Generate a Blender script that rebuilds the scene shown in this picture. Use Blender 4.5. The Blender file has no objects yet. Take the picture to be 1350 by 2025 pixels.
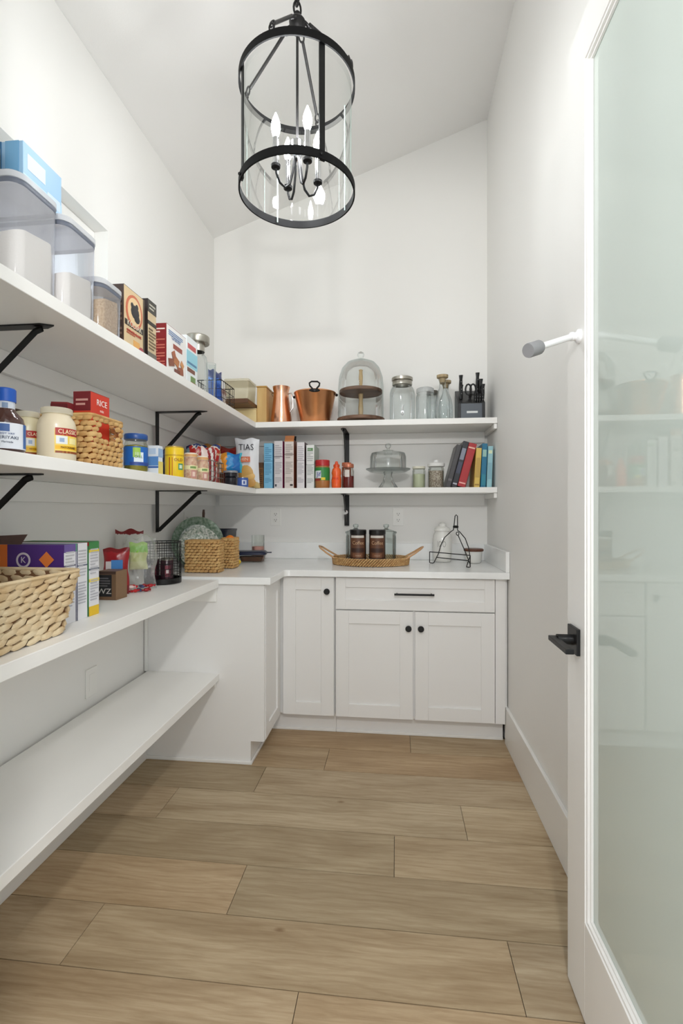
import bpy, math, random
from mathutils import Vector, Matrix
R = math.radians
random.seed(7)
scn = bpy.context.scene
col = scn.collection

# ------------------------------------------------------------------ camera, world, exposure
cam = bpy.data.cameras.new('camera'); camo = bpy.data.objects.new('camera', cam); col.objects.link(camo)
cam.sensor_fit = 'HORIZONTAL'; cam.sensor_width = 36.0; cam.lens = 36.0*965/1350
cam.shift_y = -4.5/1350; cam.clip_start = .02
camo.location = (0, 0, 1.24); camo.rotation_euler = (R(90), 0, math.atan(107/965))
scn.camera = camo
w = bpy.data.worlds.new('hall_light'); scn.world = w; w.use_nodes = True
bg = w.node_tree.nodes['Background']; bg.inputs[0].default_value = (.92, .96, 1, 1); bg.inputs[1].default_value = 2.05
scn.view_settings.view_transform = 'Standard'; scn.view_settings.look = 'None'
scn.view_settings.exposure = 0.0; scn.view_settings.gamma = 1.0; scn.view_settings.use_curve_mapping = False
try:
    scn.cycles.use_denoising = True
    scn.cycles.transparent_max_bounces = 24
    scn.cycles.max_bounces = 12; scn.cycles.diffuse_bounces = 6
except Exception:
    pass
BULB = 225.0
HALL = 64.0
lamp = bpy.data.lights.new('hall_lamp', 'POINT'); lamp.energy = HALL; lamp.shadow_soft_size = .065; lamp.color = (1, .985, .96)
lampo = bpy.data.objects.new('hall_lamp', lamp); col.objects.link(lampo); lampo.location = (.12, -.35, 2.17)

# ------------------------------------------------------------------ materials
def lin(c):
    return tuple((x/255/12.92 if x <= 10 else ((x/255+.055)/1.055)**2.4) for x in c)
MATS = {}
def mat(name, rgb, rough=.5, metal=0., var=0., scale=8., bump=0., bscale=60., spec=.5, coat=0., emit=0., trans=0., rgb2=None, stretch=None, alpha=1.):
    """principled paint; var = lightness mottling, rgb2 = second colour mixed in by noise"""
    if name in MATS: return MATS[name]
    m = bpy.data.materials.new(name); m.use_nodes = True; nt = m.node_tree; N = nt.nodes; L = nt.links
    b = N['Principled BSDF']; c = lin(rgb)
    b.inputs['Base Color'].default_value = (*c, 1); b.inputs['Roughness'].default_value = rough
    b.inputs['Metallic'].default_value = metal; b.inputs['Specular IOR Level'].default_value = spec
    b.inputs['Coat Weight'].default_value = coat
    if emit: b.inputs['Emission Color'].default_value = (*c, 1); b.inputs['Emission Strength'].default_value = emit
    if trans: b.inputs['Transmission Weight'].default_value = trans
    if var or rgb2 or bump:
        tc = N.new('ShaderNodeTexCoord'); mp = N.new('ShaderNodeMapping'); L.new(tc.outputs['Object'], mp.inputs[0])
        if stretch: mp.inputs['Scale'].default_value = stretch
    if var or rgb2:
        no = N.new('ShaderNodeTexNoise'); no.inputs['Scale'].default_value = scale; no.inputs['Detail'].default_value = 4
        L.new(mp.outputs[0], no.inputs['Vector'])
        cr = N.new('ShaderNodeValToRGB'); e = cr.color_ramp.elements
        e[0].position = .35; e[1].position = .65
        if rgb2:
            e[0].color = (*c, 1); e[1].color = (*lin(rgb2), 1)
        else:
            e[0].color = (*[x*(1-var) for x in c], 1); e[1].color = (*[min(1, x*(1+var)) for x in c], 1)
        L.new(no.outputs['Fac'], cr.inputs[0]); L.new(cr.outputs[0], b.inputs['Base Color'])
    if bump:
        n2 = N.new('ShaderNodeTexNoise'); n2.inputs['Scale'].default_value = bscale; n2.inputs['Detail'].default_value = 5
        L.new(mp.outputs[0], n2.inputs['Vector'])
        bp = N.new('ShaderNodeBump'); bp.inputs['Strength'].default_value = bump; bp.inputs['Distance'].default_value = .002
        L.new(n2.outputs['Fac'], bp.inputs['Height']); L.new(bp.outputs[0], b.inputs['Normal'])
    MATS[name] = m
    return m
def glass(name, tint=(.97, .985, .98), edge=(.70, .76, .75), rough=0., refl=.6, haze=0., hazec=(.9, .9, .92)):
    """thin clear glass: lets light straight through, darker towards the edge of its outline, mirrors by Fresnel"""
    if name in MATS: return MATS[name]
    m = bpy.data.materials.new(name); m.use_nodes = True; nt = m.node_tree; N = nt.nodes; L = nt.links
    for n in list(N): N.remove(n)
    out = N.new('ShaderNodeOutputMaterial'); tr = N.new('ShaderNodeBsdfTransparent'); gl = N.new('ShaderNodeBsdfGlossy')
    gl.inputs['Roughness'].default_value = max(.02, rough); gl.inputs['Color'].default_value = (1, 1, 1, 1)
    lw = N.new('ShaderNodeLayerWeight'); lw.inputs['Blend'].default_value = .35
    cr = N.new('ShaderNodeValToRGB'); e = cr.color_ramp.elements
    e[0].color = (*tint, 1); e[0].position = .35; e[1].color = (*edge, 1); e[1].position = .95
    L.new(lw.outputs['Facing'], cr.inputs[0]); L.new(cr.outputs[0], tr.inputs[0])
    fr = N.new('ShaderNodeFresnel'); fr.inputs['IOR'].default_value = 1.45
    mu = N.new('ShaderNodeMath'); mu.operation = 'MULTIPLY'; mu.inputs[1].default_value = refl; L.new(fr.outputs[0], mu.inputs[0])
    mx = N.new('ShaderNodeMixShader'); L.new(mu.outputs[0], mx.inputs[0]); L.new(tr.outputs[0], mx.inputs[1]); L.new(gl.outputs[0], mx.inputs[2])
    last = mx
    if haze:
        df = N.new('ShaderNodeBsdfDiffuse'); df.inputs[0].default_value = (*hazec, 1)
        m2 = N.new('ShaderNodeMixShader'); m2.inputs[0].default_value = haze
        L.new(mx.outputs[0], m2.inputs[1]); L.new(df.outputs[0], m2.inputs[2]); last = m2
    L.new(last.outputs[0], out.inputs[0])
    MATS[name] = m
    return m

# ------------------------------------------------------------------ mesh collector
class MB:
    def __init__(s): s.v = []; s.f = []; s.M = Matrix.Identity(4)
    def at(s, M): s.M = M; return s
    def add(s, vs, fs):
        n = len(s.v); s.v += [tuple(s.M @ Vector(p)) for p in vs]; s.f += [tuple(i+n for i in q) for q in fs]; return s
    def box(s, x0, y0, z0, x1, y1, z1):
        return s.add([(x0,y0,z0),(x1,y0,z0),(x1,y1,z0),(x0,y1,z0),(x0,y0,z1),(x1,y0,z1),(x1,y1,z1),(x0,y1,z1)],
                     [(3,2,1,0),(4,5,6,7),(0,1,5,4),(1,2,6,5),(2,3,7,6),(3,0,4,7)])
    def frus(s, b, t, z0, z1, cx=0, cy=0):
        """box with half sizes b=(x,y) below and t above"""
        (a, c), (d, e) = b, t
        return s.add([(cx-a,cy-c,z0),(cx+a,cy-c,z0),(cx+a,cy+c,z0),(cx-a,cy+c,z0),(cx-d,cy-e,z1),(cx+d,cy-e,z1),(cx+d,cy+e,z1),(cx-d,cy+e,z1)],
                     [(3,2,1,0),(4,5,6,7),(0,1,5,4),(1,2,6,5),(2,3,7,6),(3,0,4,7)])
    def lathe(s, prof, seg=24, c=(0,0,0), sx=1., sy=1., a0=0., a1=360.):
        full = abs(a1-a0) >= 359.9; k = seg if full else seg+1
        vs = []; fs = []; rings = []
        for r, z in prof:
            if r < 1e-6 and full:
                rings.append([len(vs)]); vs.append((c[0], c[1], c[2]+z))
            else:
                st = len(vs); rings.append(list(range(st, st+k)))
                for i in range(k):
                    a = R(a0 + (a1-a0)*i/seg); vs.append((c[0]+sx*r*math.cos(a), c[1]+sy*r*math.sin(a), c[2]+z))
        for A, B in zip(rings, rings[1:]):
            for i in range(seg):
                j = (i+1) % k
                if len(A) == 1 and len(B) == 1: break
                if len(A) == 1: fs.append((A[0], B[j], B[i]))
                elif len(B) == 1: fs.append((A[i], A[j], B[0]))
                else: fs.append((A[i], A[j], B[j], B[i]))
        return s.add(vs, fs)
    def tube(s, pts, r, seg=8, closed=False, r2=None):
        P = [Vector(p) for p in pts]; n = len(P); vs = []; fs = []
        up = Vector((0, 0, 1)); prev = None
        for i in range(n):
            if closed: t = P[(i+1) % n]-P[i-1]
            else: t = P[min(i+1, n-1)]-P[max(i-1, 0)]
            t.normalize()
            if prev is None:
                u = t.cross(up)
                if u.length < 1e-3: u = t.cross(Vector((1, 0, 0)))
            else:
                u = prev - t*prev.dot(t)
            u.normalize(); prev = u; q = t.cross(u)
            rr = r if not isinstance(r, (list, tuple)) else r[i]
            r_b = rr if r2 is None else r2
            for k in range(seg):
                a = 2*math.pi*k/seg; vs.append(tuple(P[i]+u*rr*math.cos(a)+q*r_b*math.sin(a)))
        m = n if closed else n-1
        for i in range(m):
            j = (i+1) % n
            for k in range(seg): fs.append((i*seg+k, i*seg+(k+1) % seg, j*seg+(k+1) % seg, j*seg+k))
        if not closed:
            fs.append(tuple(range(seg-1, -1, -1))); fs.append(tuple((n-1)*seg+k for k in range(seg)))
        return s.add(vs, fs)
    def prism(s, poly, z0, z1):
        n = len(poly)
        return s.add([(x, y, z0) for x, y in poly]+[(x, y, z1) for x, y in poly],
                     [tuple(range(n-1, -1, -1)), tuple(range(n, 2*n))]+[(i, (i+1) % n, n+(i+1) % n, n+i) for i in range(n)])
    def ball(s, c, rx, ry=None, rz=None, seg=12, rings=8):
        ry = ry or rx; rz = rz or rx
        prof = [(math.sin(math.pi*i/rings), -math.cos(math.pi*i/rings)) for i in range(rings+1)]
        prof[0] = (0, -1); prof[-1] = (0, 1)
        M0 = s.M; s.M = M0 @ Matrix.Translation(c) @ Matrix.Diagonal((rx, ry, rz, 1)); s.lathe(prof, seg); s.M = M0
        return s
    def rrect(s, hx, hy, rad, levels, n=4, cap=True):
        """rounded-rectangle body: levels = [(inset, z), ...] from bottom to top; inset shrinks the outline"""
        vs = []; fs = []; k = 4*(n+1)
        for ins, z in levels:
            a, b, r = hx-ins, hy-ins, max(.0005, rad-ins*.6)
            for q, (cx, cy) in enumerate(((1,1),(-1,1),(-1,-1),(1,-1))):
                for i in range(n+1):
                    t = math.pi/2*(q+i/n); vs.append((cx*(a-r)+r*math.cos(t), cy*(b-r)+r*math.sin(t), z))
        for l in range(len(levels)-1):
            for i in range(k):
                j = (i+1) % k; fs.append((l*k+i, l*k+j, (l+1)*k+j, (l+1)*k+i))
        if cap: fs.append(tuple(range(k-1, -1, -1))); fs.append(tuple((len(levels)-1)*k+i for i in range(k)))
        return s.add(vs, fs)
    def build(s, name, m, parent=None, bevel=0., smooth=False, loc=None, seg=2):
        me = bpy.data.meshes.new(name); me.from_pydata(s.v, [], s.f); me.update()
        if smooth:
            me.polygons.foreach_set('use_smooth', [True]*len(me.polygons)); me.set_sharp_from_angle(angle=R(38))
        me.materials.append(m)
        o = bpy.data.objects.new(name, me); col.objects.link(o)
        if parent is not None: o.parent = parent
        if loc: o.location = loc
        if bevel:
            b = o.modifiers.new('bevel', 'BEVEL'); b.width = bevel; b.segments = seg; b.limit_method = 'ANGLE'; b.angle_limit = R(40)
        return o
def tag(o, label=None, cat=None, group=None, kind=None):
    if label: o['label'] = label
    if cat: o['category'] = cat
    if group: o['group'] = group
    if kind: o['kind'] = kind
    return o
def thing(name, label, cat, loc=(0, 0, 0), rz=0., group=None, rx=0., ry=0.):
    o = bpy.data.objects.new(name, None); col.objects.link(o); o.empty_display_size = .05
    o.location = loc; o.rotation_euler = (R(rx), R(ry), R(rz)); return tag(o, label, cat, group)
def dup(root, loc, rz, label, group=None):
    r = root.copy(); col.objects.link(r); r.location = loc; r.rotation_euler = (0, 0, R(rz)); r['label'] = label
    if group: r['group'] = group
    for ch in list(root.children):
        c = ch.copy(); col.objects.link(c); c.parent = r
        for g in list(ch.children):
            d = g.copy(); col.objects.link(d); d.parent = c
    return r
FACE = {'-y': Matrix(((1,0,0,0),(0,0,-1,0),(0,1,0,0),(0,0,0,1))), '+x': Matrix(((0,0,1,0),(1,0,0,0),(0,1,0,0),(0,0,0,1))),
        '+z': Matrix.Identity(4), '-x': Matrix(((0,0,-1,0),(-1,0,0,0),(0,1,0,0),(0,0,0,1))), '+y': Matrix(((-1,0,0,0),(0,0,1,0),(0,1,0,0),(0,0,0,1)))}
def text_mesh(body, size, extrude=.0003, wide=1.):
    cu = bpy.data.curves.new('lettering', 'FONT'); cu.body = body; cu.size = size; cu.extrude = extrude
    cu.align_x = 'CENTER'; cu.align_y = 'CENTER'; cu.resolution_u = 2
    o = bpy.data.objects.new('lettering', cu); col.objects.link(o)
    bpy.context.view_layer.update()
    me = bpy.data.meshes.new_from_object(o.evaluated_get(bpy.context.evaluated_depsgraph_get()))
    bpy.data.objects.remove(o); bpy.data.curves.remove(cu)
    if wide != 1.:
        for v in me.vertices: v.co.x *= wide
    return me
def text_flat(body, size, m, parent, M, wide=1., name='lettering'):
    me = text_mesh(body, size, wide=wide); me.transform(M); me.materials.clear(); me.materials.append(m)
    o = bpy.data.objects.new(name, me); col.objects.link(o); o.parent = parent; return o
def text_round(body, size, m, parent, r, z, ang, wide=1., name='lettering'):
    me = text_mesh(body, size, wide=wide)
    for v in me.vertices:
        a = R(ang)+v.co.x/r; rr = r+v.co.z; v.co = (rr*math.cos(a), rr*math.sin(a), z+v.co.y)
    me.materials.clear(); me.materials.append(m)
    o = bpy.data.objects.new(name, me); col.objects.link(o); o.parent = parent; return o

WALL = mat('wall_paint', (237, 236, 233), .6, bump=.08, bscale=220)
CEIL = mat('ceiling_paint', (234, 233, 231), .7, bump=.10, bscale=160)
TRIM = mat('white_trim_paint', (235, 234, 231), .38)
SHELF = mat('white_shelf_paint', (240, 239, 236), .42, var=.012, scale=3)
CAB = mat('white_cabinet_lacquer', (233, 232, 230), .33)
BLACK = mat('matte_black_metal', (16, 16, 17), .42, metal=.3)
CLEAR = glass('clear_glass')

# ------------------------------------------------------------------ room shell
XL, XR, YB, YF = -1.245, .59, 3.25, .43
ZC = lambda x: 3.112 + .360*(x-XL)        # ceiling rises to the right
def struct(name, mb, m, bevel=0.): return tag(mb.build(name, m, None, bevel), kind='structure')
# left wall with a window recess
WY0, WY1, WZ0, WZ1 = .98, 2.0, 1.86, 2.453
m = MB(); T = .14
m.box(XL-T, .31, -.05, XL, YB+T, WZ0); m.box(XL-T, .31, WZ1, XL, YB+T, 3.11)
m.box(XL-T, .31, WZ0, XL, WY0, WZ1); m.box(XL-T, WY1, WZ0, XL, YB+T, WZ1)
struct('wall_left', m, WALL)
def slopewall(y0, y1, x0, x1, z0=-.05):
    return MB().add([(x0,y0,z0),(x1,y0,z0),(x1,y1,z0),(x0,y1,z0),(x0,y0,ZC(x0)),(x1,y0,ZC(x1)),(x1,y1,ZC(x1)),(x0,y1,ZC(x0))],
                    [(3,2,1,0),(4,5,6,7),(0,1,5,4),(1,2,6,5),(2,3,7,6),(3,0,4,7)])
struct('wall_back', slopewall(YB, YB+T, XL, XR), WALL)
struct('wall_right', MB().box(XR, .31, -.05, XR+T, YB+T, ZC(XR)), WALL)
# front wall with the doorway the photograph is taken through
DX0, DX1, DZ = -.455, .497, 2.46
m = slopewall(YF-.12, YF, XL, DX0); m2 = slopewall(YF-.12, YF, DX1, XR); m.add(m2.v, m2.f)
m3 = slopewall(YF-.12, YF, DX0, DX1, DZ); m.add(m3.v, m3.f)
struct('wall_front', m, WALL)
x0, x1 = XL-T, XR+T
struct('ceiling', MB().add([(x0,.31,ZC(x0)),(x1,.31,ZC(x1)),(x1,YB+T,ZC(x1)),(x0,YB+T,ZC(x0)),(x0,.31,ZC(x0)+.1),(x1,.31,ZC(x1)+.1),(x1,YB+T,ZC(x1)+.1),(x0,YB+T,ZC(x0)+.1)],
       [(3,2,1,0),(4,5,6,7),(0,1,5,4),(1,2,6,5),(2,3,7,6),(3,0,4,7)]), CEIL)
struct('trim_1', MB().box(DX0, YF-.12, 0, DX0+.018, YF, DZ).box(DX1-.018, YF-.12, 0, DX1, YF, DZ).box(DX0+.018, YF-.12, DZ-.018, DX1-.018, YF, DZ), TRIM)
m = MB().box(DX0-.085, YF, 0, DX0, YF+.014, DZ+.08).box(DX0, YF, DZ, DX1-.02, YF+.014, DZ+.08)
struct('trim_2', m, TRIM, .002)
# window
win = tag(thing('window_1', None, None, (XL, 0, 0)), kind='structure')
fr = MB()
for a in ((WY0, WZ0, WY1, WZ0+.045), (WY0, WZ1-.045, WY1, WZ1), (WY0, WZ0+.045, WY0+.045, WZ1-.045), (WY1-.045, WZ0+.045, WY1, WZ1-.045)):
    fr.box(-.10, a[0], a[1], -.062, a[2], a[3])
fr.build('window_frame', TRIM, win, .003)
MB().box(-.085, WY0+.045, WZ0+.045, -.079, WY1-.045, WZ1-.045).build('pane', glass('window_glass', (.93, .96, .97), (.75, .82, .82)), win)
# floor
WOOD = bpy.data.materials.new('oak_plank'); WOOD.use_nodes = True
nt = WOOD.node_tree; N = nt.nodes; L = nt.links; b = N['Principled BSDF']
oi = N.new('ShaderNodeObjectInfo'); tc = N.new('ShaderNodeTexCoord')
va = N.new('ShaderNodeVectorMath'); va.operation = 'ADD'; vm = N.new('ShaderNodeVectorMath'); vm.operation = 'SCALE'; vm.inputs['Scale'].default_value = 37.
cx = N.new('ShaderNodeCombineXYZ'); L.new(oi.outputs['Random'], cx.inputs[0]); L.new(oi.outputs['Random'], cx.inputs[1]); L.new(cx.outputs[0], vm.inputs[0])
L.new(tc.outputs['Object'], va.inputs[0]); L.new(vm.outputs[0], va.inputs[1])
def mapping(sc):
    n = N.new('ShaderNodeMapping'); n.inputs['Scale'].default_value = sc; L.new(va.outputs[0], n.inputs[0]); return n
def noise(mp, s, d=5, ro=.6, dist=0.):
    n = N.new('ShaderNodeTexNoise'); n.inputs['Scale'].default_value = s; n.inputs['Detail'].default_value = d
    n.inputs['Roughness'].default_value = ro; n.inputs['Distortion'].default_value = dist; L.new(mp.outputs[0], n.inputs['Vector']); return n
def ramp(src, stops):
    n = N.new('ShaderNodeValToRGB'); e = n.color_ramp.elements
    while len(e) < len(stops): e.new(.5)
    for k, (p, c) in zip(e, stops): k.position = p; k.color = (*lin(c), 1)
    L.new(src, n.inputs[0]); return n
def mixc(f, a, bb, typ='MIX'):
    n = N.new('ShaderNodeMix'); n.data_type = 'RGBA'; n.blend_type = typ
    if isinstance(f, float): n.inputs[0].default_value = f
    else: L.new(f, n.inputs[0])
    L.new(a, n.inputs[6]); L.new(bb, n.inputs[7]); return n.outputs[2]
tint = ramp(oi.outputs['Random'], [(0, (186, 173, 148)), (.2, (208, 189, 160)), (.4, (188, 176, 154)), (.6, (203, 189, 163)), (.8, (196, 174, 144)), (1, (198, 185, 160))])
broad = noise(mapping((.9, 5, 5)), 1.6, 4, .55, .8)
bl = ramp(broad.outputs['Fac'], [(.3, (214, 204, 192)), (.7, (255, 252, 248))])
grain = noise(mapping((2.6, 42, 42)), 3.0, 8, .66, .9)
gl_ = ramp(grain.outputs['Fac'], [(.30, (224, 215, 203)), (.62, (255, 253, 250))])
wv = N.new('ShaderNodeTexWave'); wv.wave_type = 'BANDS'; wv.bands_direction = 'Y'; wv.inputs['Scale'].default_value = 7.0
wv.inputs['Distortion'].default_value = 13; wv.inputs['Detail'].default_value = 2; wv.inputs['Detail Scale'].default_value = .8
L.new(mapping((.42, 1.7, 1.7)).outputs[0], wv.inputs['Vector'])
wl = ramp(wv.outputs['Fac'], [(0, (226, 216, 204)), (.5, (255, 253, 250))])
c1 = mixc(1.0, tint.outputs[0], bl.outputs[0], 'MULTIPLY'); c2 = mixc(.75, c1, gl_.outputs[0], 'MULTIPLY'); c3 = mixc(.38, c2, wl.outputs[0], 'MULTIPLY')
vo = N.new('ShaderNodeTexVoronoi'); vo.inputs['Scale'].default_value = 3.3; L.new(mapping((1., 2., 2.)).outputs[0], vo.inputs['Vector'])
kn = ramp(vo.outputs['Distance'], [(.011, (78, 58, 42)), (.024, (186, 166, 146)), (.07, (255, 255, 255))])
c4 = mixc(.8, c3, kn.outputs[0], 'MULTIPLY')
L.new(c4, b.inputs['Base Color']); b.inputs['Roughness'].default_value = .5; b.inputs['Specular IOR Level'].default_value = .35
bp = N.new('ShaderNodeBump'); bp.inputs['Strength'].default_value = .12; bp.inputs['Distance'].default_value = .001
L.new(grain.outputs['Fac'], bp.inputs['Height']); L.new(bp.outputs[0], b.inputs['Normal'])
floor = struct('floor', MB().box(XL, -.9, -.04, XR, YB, -.006), mat('dark_joint', (52, 42, 34), .8))
rows = [(2.513, 2.722, (.077,)), (2.300, 2.513, (-.340,)), (2.087, 2.300, (-.62,)), (1.870, 2.087, (-.96, .269)), (1.657, 1.870, (-.005,)),
        (1.447, 1.657, (-.515,)), (1.236, 1.447, (-.910, .318)), (1.025, 1.236, (-.248,)), (.814, 1.025, (-.7, .3)), (.603, .814, (-.1,)), (.392, .603, (-.8, .22)),
        (.181, .392, (-.35,)), (-.03, .181, (.12,)), (-.241, -.03, (-.6,)), (-.452, -.241, (.3,)), (-.663, -.452, (-.3,)), (-.874, -.663, (0.,))]
for y0, y1, cuts in rows:
    xs = [XL+.002, *cuts, XR-.002]
    for a, c in zip(xs, xs[1:]):
        o = MB().box(a+.001-(a+c)/2, -(y1-y0)/2+.0015, -.0058, c-.001-(a+c)/2, (y1-y0)/2-.0015, 0).build('plank', WOOD, floor)
        o.location = ((a+c)/2, (y0+y1)/2, 0)
# baseboards
m = MB().box(XR-.015, YF, 0, XR, 2.668, .198); struct('baseboard_right', m, TRIM, .003)
m = MB().box(XL, YF, 0, XL+.015, 2.31, .14); struct('baseboard_left', m, TRIM, .003)

# ------------------------------------------------------------------ glazed door standing open along the right wall
FX = .4515; DY0, DY1 = .437, 1.348; DT = .040
door = tag(thing('door_1', None, None, (FX, DY0, 0)), kind='structure')
W = DY1-DY0; GZ0, GZ1, ST = .247, 2.325, .117
m = MB().box(0, 0, .008, DT, ST, 2.44).box(0, W-ST, .008, DT, W, 2.44).box(0, ST, .008, DT, W-ST, GZ0).box(0, ST, GZ1, DT, W-ST, 2.44)
m.build('door_frame', TRIM, door, .0012)
fg = bpy.data.materials.new('frosted_glass'); fg.use_nodes = True
N = fg.node_tree.nodes; L = fg.node_tree.links; b = N['Principled BSDF']
b.inputs['Base Color'].default_value = (*lin((212, 223, 216)), 1); b.inputs['Roughness'].default_value = .6
b.inputs['Coat Weight'].default_value = 1.; b.inputs['Coat Roughness'].default_value = .015; b.inputs['Coat IOR'].default_value = 1.9
tl = N.new('ShaderNodeBsdfTranslucent'); tl.inputs[0].default_value = (*lin((205, 222, 210)), 1)
mx = N.new('ShaderNodeMixShader'); mx.inputs[0].default_value = .15; out = [n for n in N if n.type == 'OUTPUT_MATERIAL'][0]
L.new(b.outputs[0], mx.inputs[1]); L.new(tl.outputs[0], mx.inputs[2]); L.new(mx.outputs[0], out.inputs[0])
MB().box(.016, ST-.006, GZ0-.006, .022, W-ST+.006, GZ1+.006).build('pane', fg, door)
# stepped glazing bead: a low outer lip and a deeper inner one, down to the pane
e1, e2 = .0075, .014
for dpt, a, c in ((.0035, 0, e1), (.0095, e1, e2)):
    for y0, z0, y1, z1 in ((ST+a, GZ0+a, ST+c, GZ1-a), (W-ST-c, GZ0+a, W-ST-a, GZ1-a), (ST+c, GZ0+a, W-ST-c, GZ0+c), (ST+c, GZ1-c, W-ST-c, GZ1-a)):
        MB().box(dpt, y0, z0, .0158, y1, z1).build('glazing_bead', TRIM, door, .0006, seg=1)
LY = W-.058; LZ = .912
lev = MB().box(-.009, LY-.033, LZ-.033, 0, LY+.033, LZ+.033).build('lever_handle', BLACK, door, .0015)
MB().lathe([(0, -.009), (.013, -.009), (.013, -.045), (0, -.045)], 16).at(Matrix()).build('neck', BLACK, lev, smooth=True).matrix_local = Matrix.Translation((0, LY, LZ)) @ Matrix.Rotation(R(90), 4, 'Y')
MB().box(-.062, LY-.115, LZ-.006, -.043, LY+.016, LZ+.006).build('grip', BLACK, lev, .0015)
lev2 = MB().box(DT, LY-.033, LZ-.033, DT+.009, LY+.033, LZ+.033).build('lever_rose', BLACK, door, .0015)
MB().box(DT+.009, LY-.010, LZ-.010, DT+.045, LY+.010, LZ+.010).build('neck', BLACK, lev2, .002)
hn = MB()
for z in (.25, 1.2, 2.2):
    MB().lathe([(0, z-.05), (.007, z-.05), (.007, z+.05), (0, z+.05)], 12, (DT*.5-.03, -.0, 0)).build('hinge', BLACK, door, smooth=True)
# white swing-arm stop on the door stile
GREYR = mat('grey_rubber', (136, 136, 138), .7); WHP = mat('white_plastic', (235, 235, 236), .4)
ds = thing('door_stop', 'white door stop arm with grey rubber tip above the black lever handle', 'door stop', (FX, 1.262, 1.668))
MB().lathe([(0, 0), (.017, 0), (.017, .006), (.010, .010), (.010, .020), (0, .020)], 20).build('mount', WHP, ds, smooth=True).rotation_euler = (0, R(-90), 0)
a, c = Vector((-.018, 0, 0)), Vector((-.120, -.075, -.048))
MB().tube([a, a.lerp(c, .5), c], .0078, 12).build('arm', WHP, ds, smooth=True)
dd = (c-a).normalized()
MB().tube([c-dd*.004, c-dd*.002, c+dd*.034, c+dd*.037], [.0160, .0168, .0168, .0160], 20).build('rubber_tip', GREYR, ds, smooth=True)
MB().ball((-.018, 0, 0), .011).build('pivot', WHP, ds, smooth=True)

# ------------------------------------------------------------------ base cabinets and countertop
S4Z = .437
CF = 2.64          # door faces
def shaker(parent, w, h, rail=.070, knob=None, name='door'):
    """shaker front in the x-z plane, face towards -y at y=0, lower left corner at the origin, 19 mm thick"""
    t = .019; r = rail
    m = MB().box(0, 0, 0, r, t, h).box(w-r, 0, 0, w, t, h).box(r, 0, 0, w-r, t, r).box(r, 0, h-r, w-r, t, h)
    d = m.build(name, CAB, parent, .0012)
    MB().box(r-.002, .009, r-.002, w-r+.002, t-.001, h-r+.002).build('center_panel', CAB, d)
    if knob:
        k = MB().lathe([(0, 0), (.007, 0), (.006, .012), (.0105, .016), (.0165, .019), (.0165, .025), (.014, .0275), (0, .028)], 24).build('knob', BLACK, d, smooth=True)
        k.matrix_local = Matrix.Translation((knob[0], 0, knob[1])) @ Matrix.Rotation(R(90), 4, 'X')
    return d
TOEM = CAB
cc = thing('corner_cabinet', 'white corner base cabinet with two doors meeting in the inner corner', 'cabinet', (0, 0, 0))
# carcass: end panel with toe notch, right side, corner boxes
ep = MB().add([(XL+.003,2.315,.0),(-.702,2.315,0),(-.702,2.315,.112),(-.637,2.315,.112),(-.637,2.315,.875),(XL+.003,2.315,.875),
               (XL+.003,2.333,.0),(-.702,2.333,0),(-.702,2.333,.112),(-.637,2.333,.112),(-.637,2.333,.875),(XL+.003,2.333,.875)],
              [(0,1,2,5),(2,3,4,5),(6,11,8,7),(8,11,10,9),(0,6,7,1),(1,7,8,2),(2,8,9,3),(3,9,10,4),(4,10,11,5),(5,11,6,0)])
ep.build('end_panel', CAB, cc)
MB().box(XL+.003, 2.334, .112, -.652, YB-.003, .875).box(-.652, 2.66, .112, -.332, YB-.003, .875).build('carcass', CAB, cc)
MB().box(-.720, 2.334, 0, -.702, 2.730, .112).box(-.702, 2.712, 0, -.330, 2.730, .112).build('toe_kick', CAB, cc)
d = shaker(cc, .300, .757, .060); d.matrix_local = Matrix.Translation((-.631, 2.335, .114)) @ Matrix.Rotation(R(90), 4, 'Z')
d = shaker(cc, .282, .757, .070, (.246, .682)); d.location = (-.617, CF, .114)
MB().box(XL+.004, 2.302, S4Z+.001, XL+.019, 2.3145, .788).build('scribe_strip', CAB, cc, .001)
MB().box(-.651, 2.316, .114, -.634, 2.333, .872).build('face_stile', CAB, cc)
MB().box(XL+.003, 2.305, 0, -.694, 2.3145, .016).box(-.7015, 2.3145, 0, -.694, 2.704, .016).box(-.694, 2.703, 0, -.330, 2.7115, .016).build('shoe_molding', TRIM, cc, .003)
sc_ = thing('base_cabinet', 'white two-door base cabinet with a wide drawer beside the right wall', 'cabinet', (0, 0, 0))
MB().box(-.329, 2.660, .112, .585, YB-.003, .875).build('carcass', CAB, sc_)
MB().box(-.329, 2.712, 0, .574, 2.730, .112).build('toe_kick', CAB, sc_)
MB().box(-.329, 2.703, 0, .574, 2.7115, .016).build('shoe_molding', TRIM, sc_, .003)
MB().box(.522, CF+.002, .112, .572, 2.659, .875).build('filler_strip', CAB, sc_, .001)
d = shaker(sc_, .842, .172, .052, name='drawer'); d.location = (-.323, CF, .699)
p = MB().tube([(.316, -.028, .090), (.526, -.028, .090)], .0055, 12).tube([(.330, 0, .090), (.330, -.028, .090)], .0045, 10).tube([(.512, 0, .090), (.512, -.028, .090)], .0045, 10)
p.build('bar_pull', BLACK, d, smooth=True)
d = shaker(sc_, .4155, .578, .070, (.391, .492)); d.location = (-.323, CF, .114)
d = shaker(sc_, .4155, .578, .070, (.030, .492)); d.location = (.1035, CF, .114)
QZ = mat('white_quartz', (246, 247, 246), .22, rgb2=(234, 235, 234), scale=3.5)
ct = thing('countertop', 'white quartz countertop wrapping the corner over the base cabinets', 'countertop', (0, 0, 0))
rr = []
for i in range(5):
    t = R(180-90*i/4); rr.append((-.571+.028*math.cos(t)*1, 2.580+.028*math.sin(t)))
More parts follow.
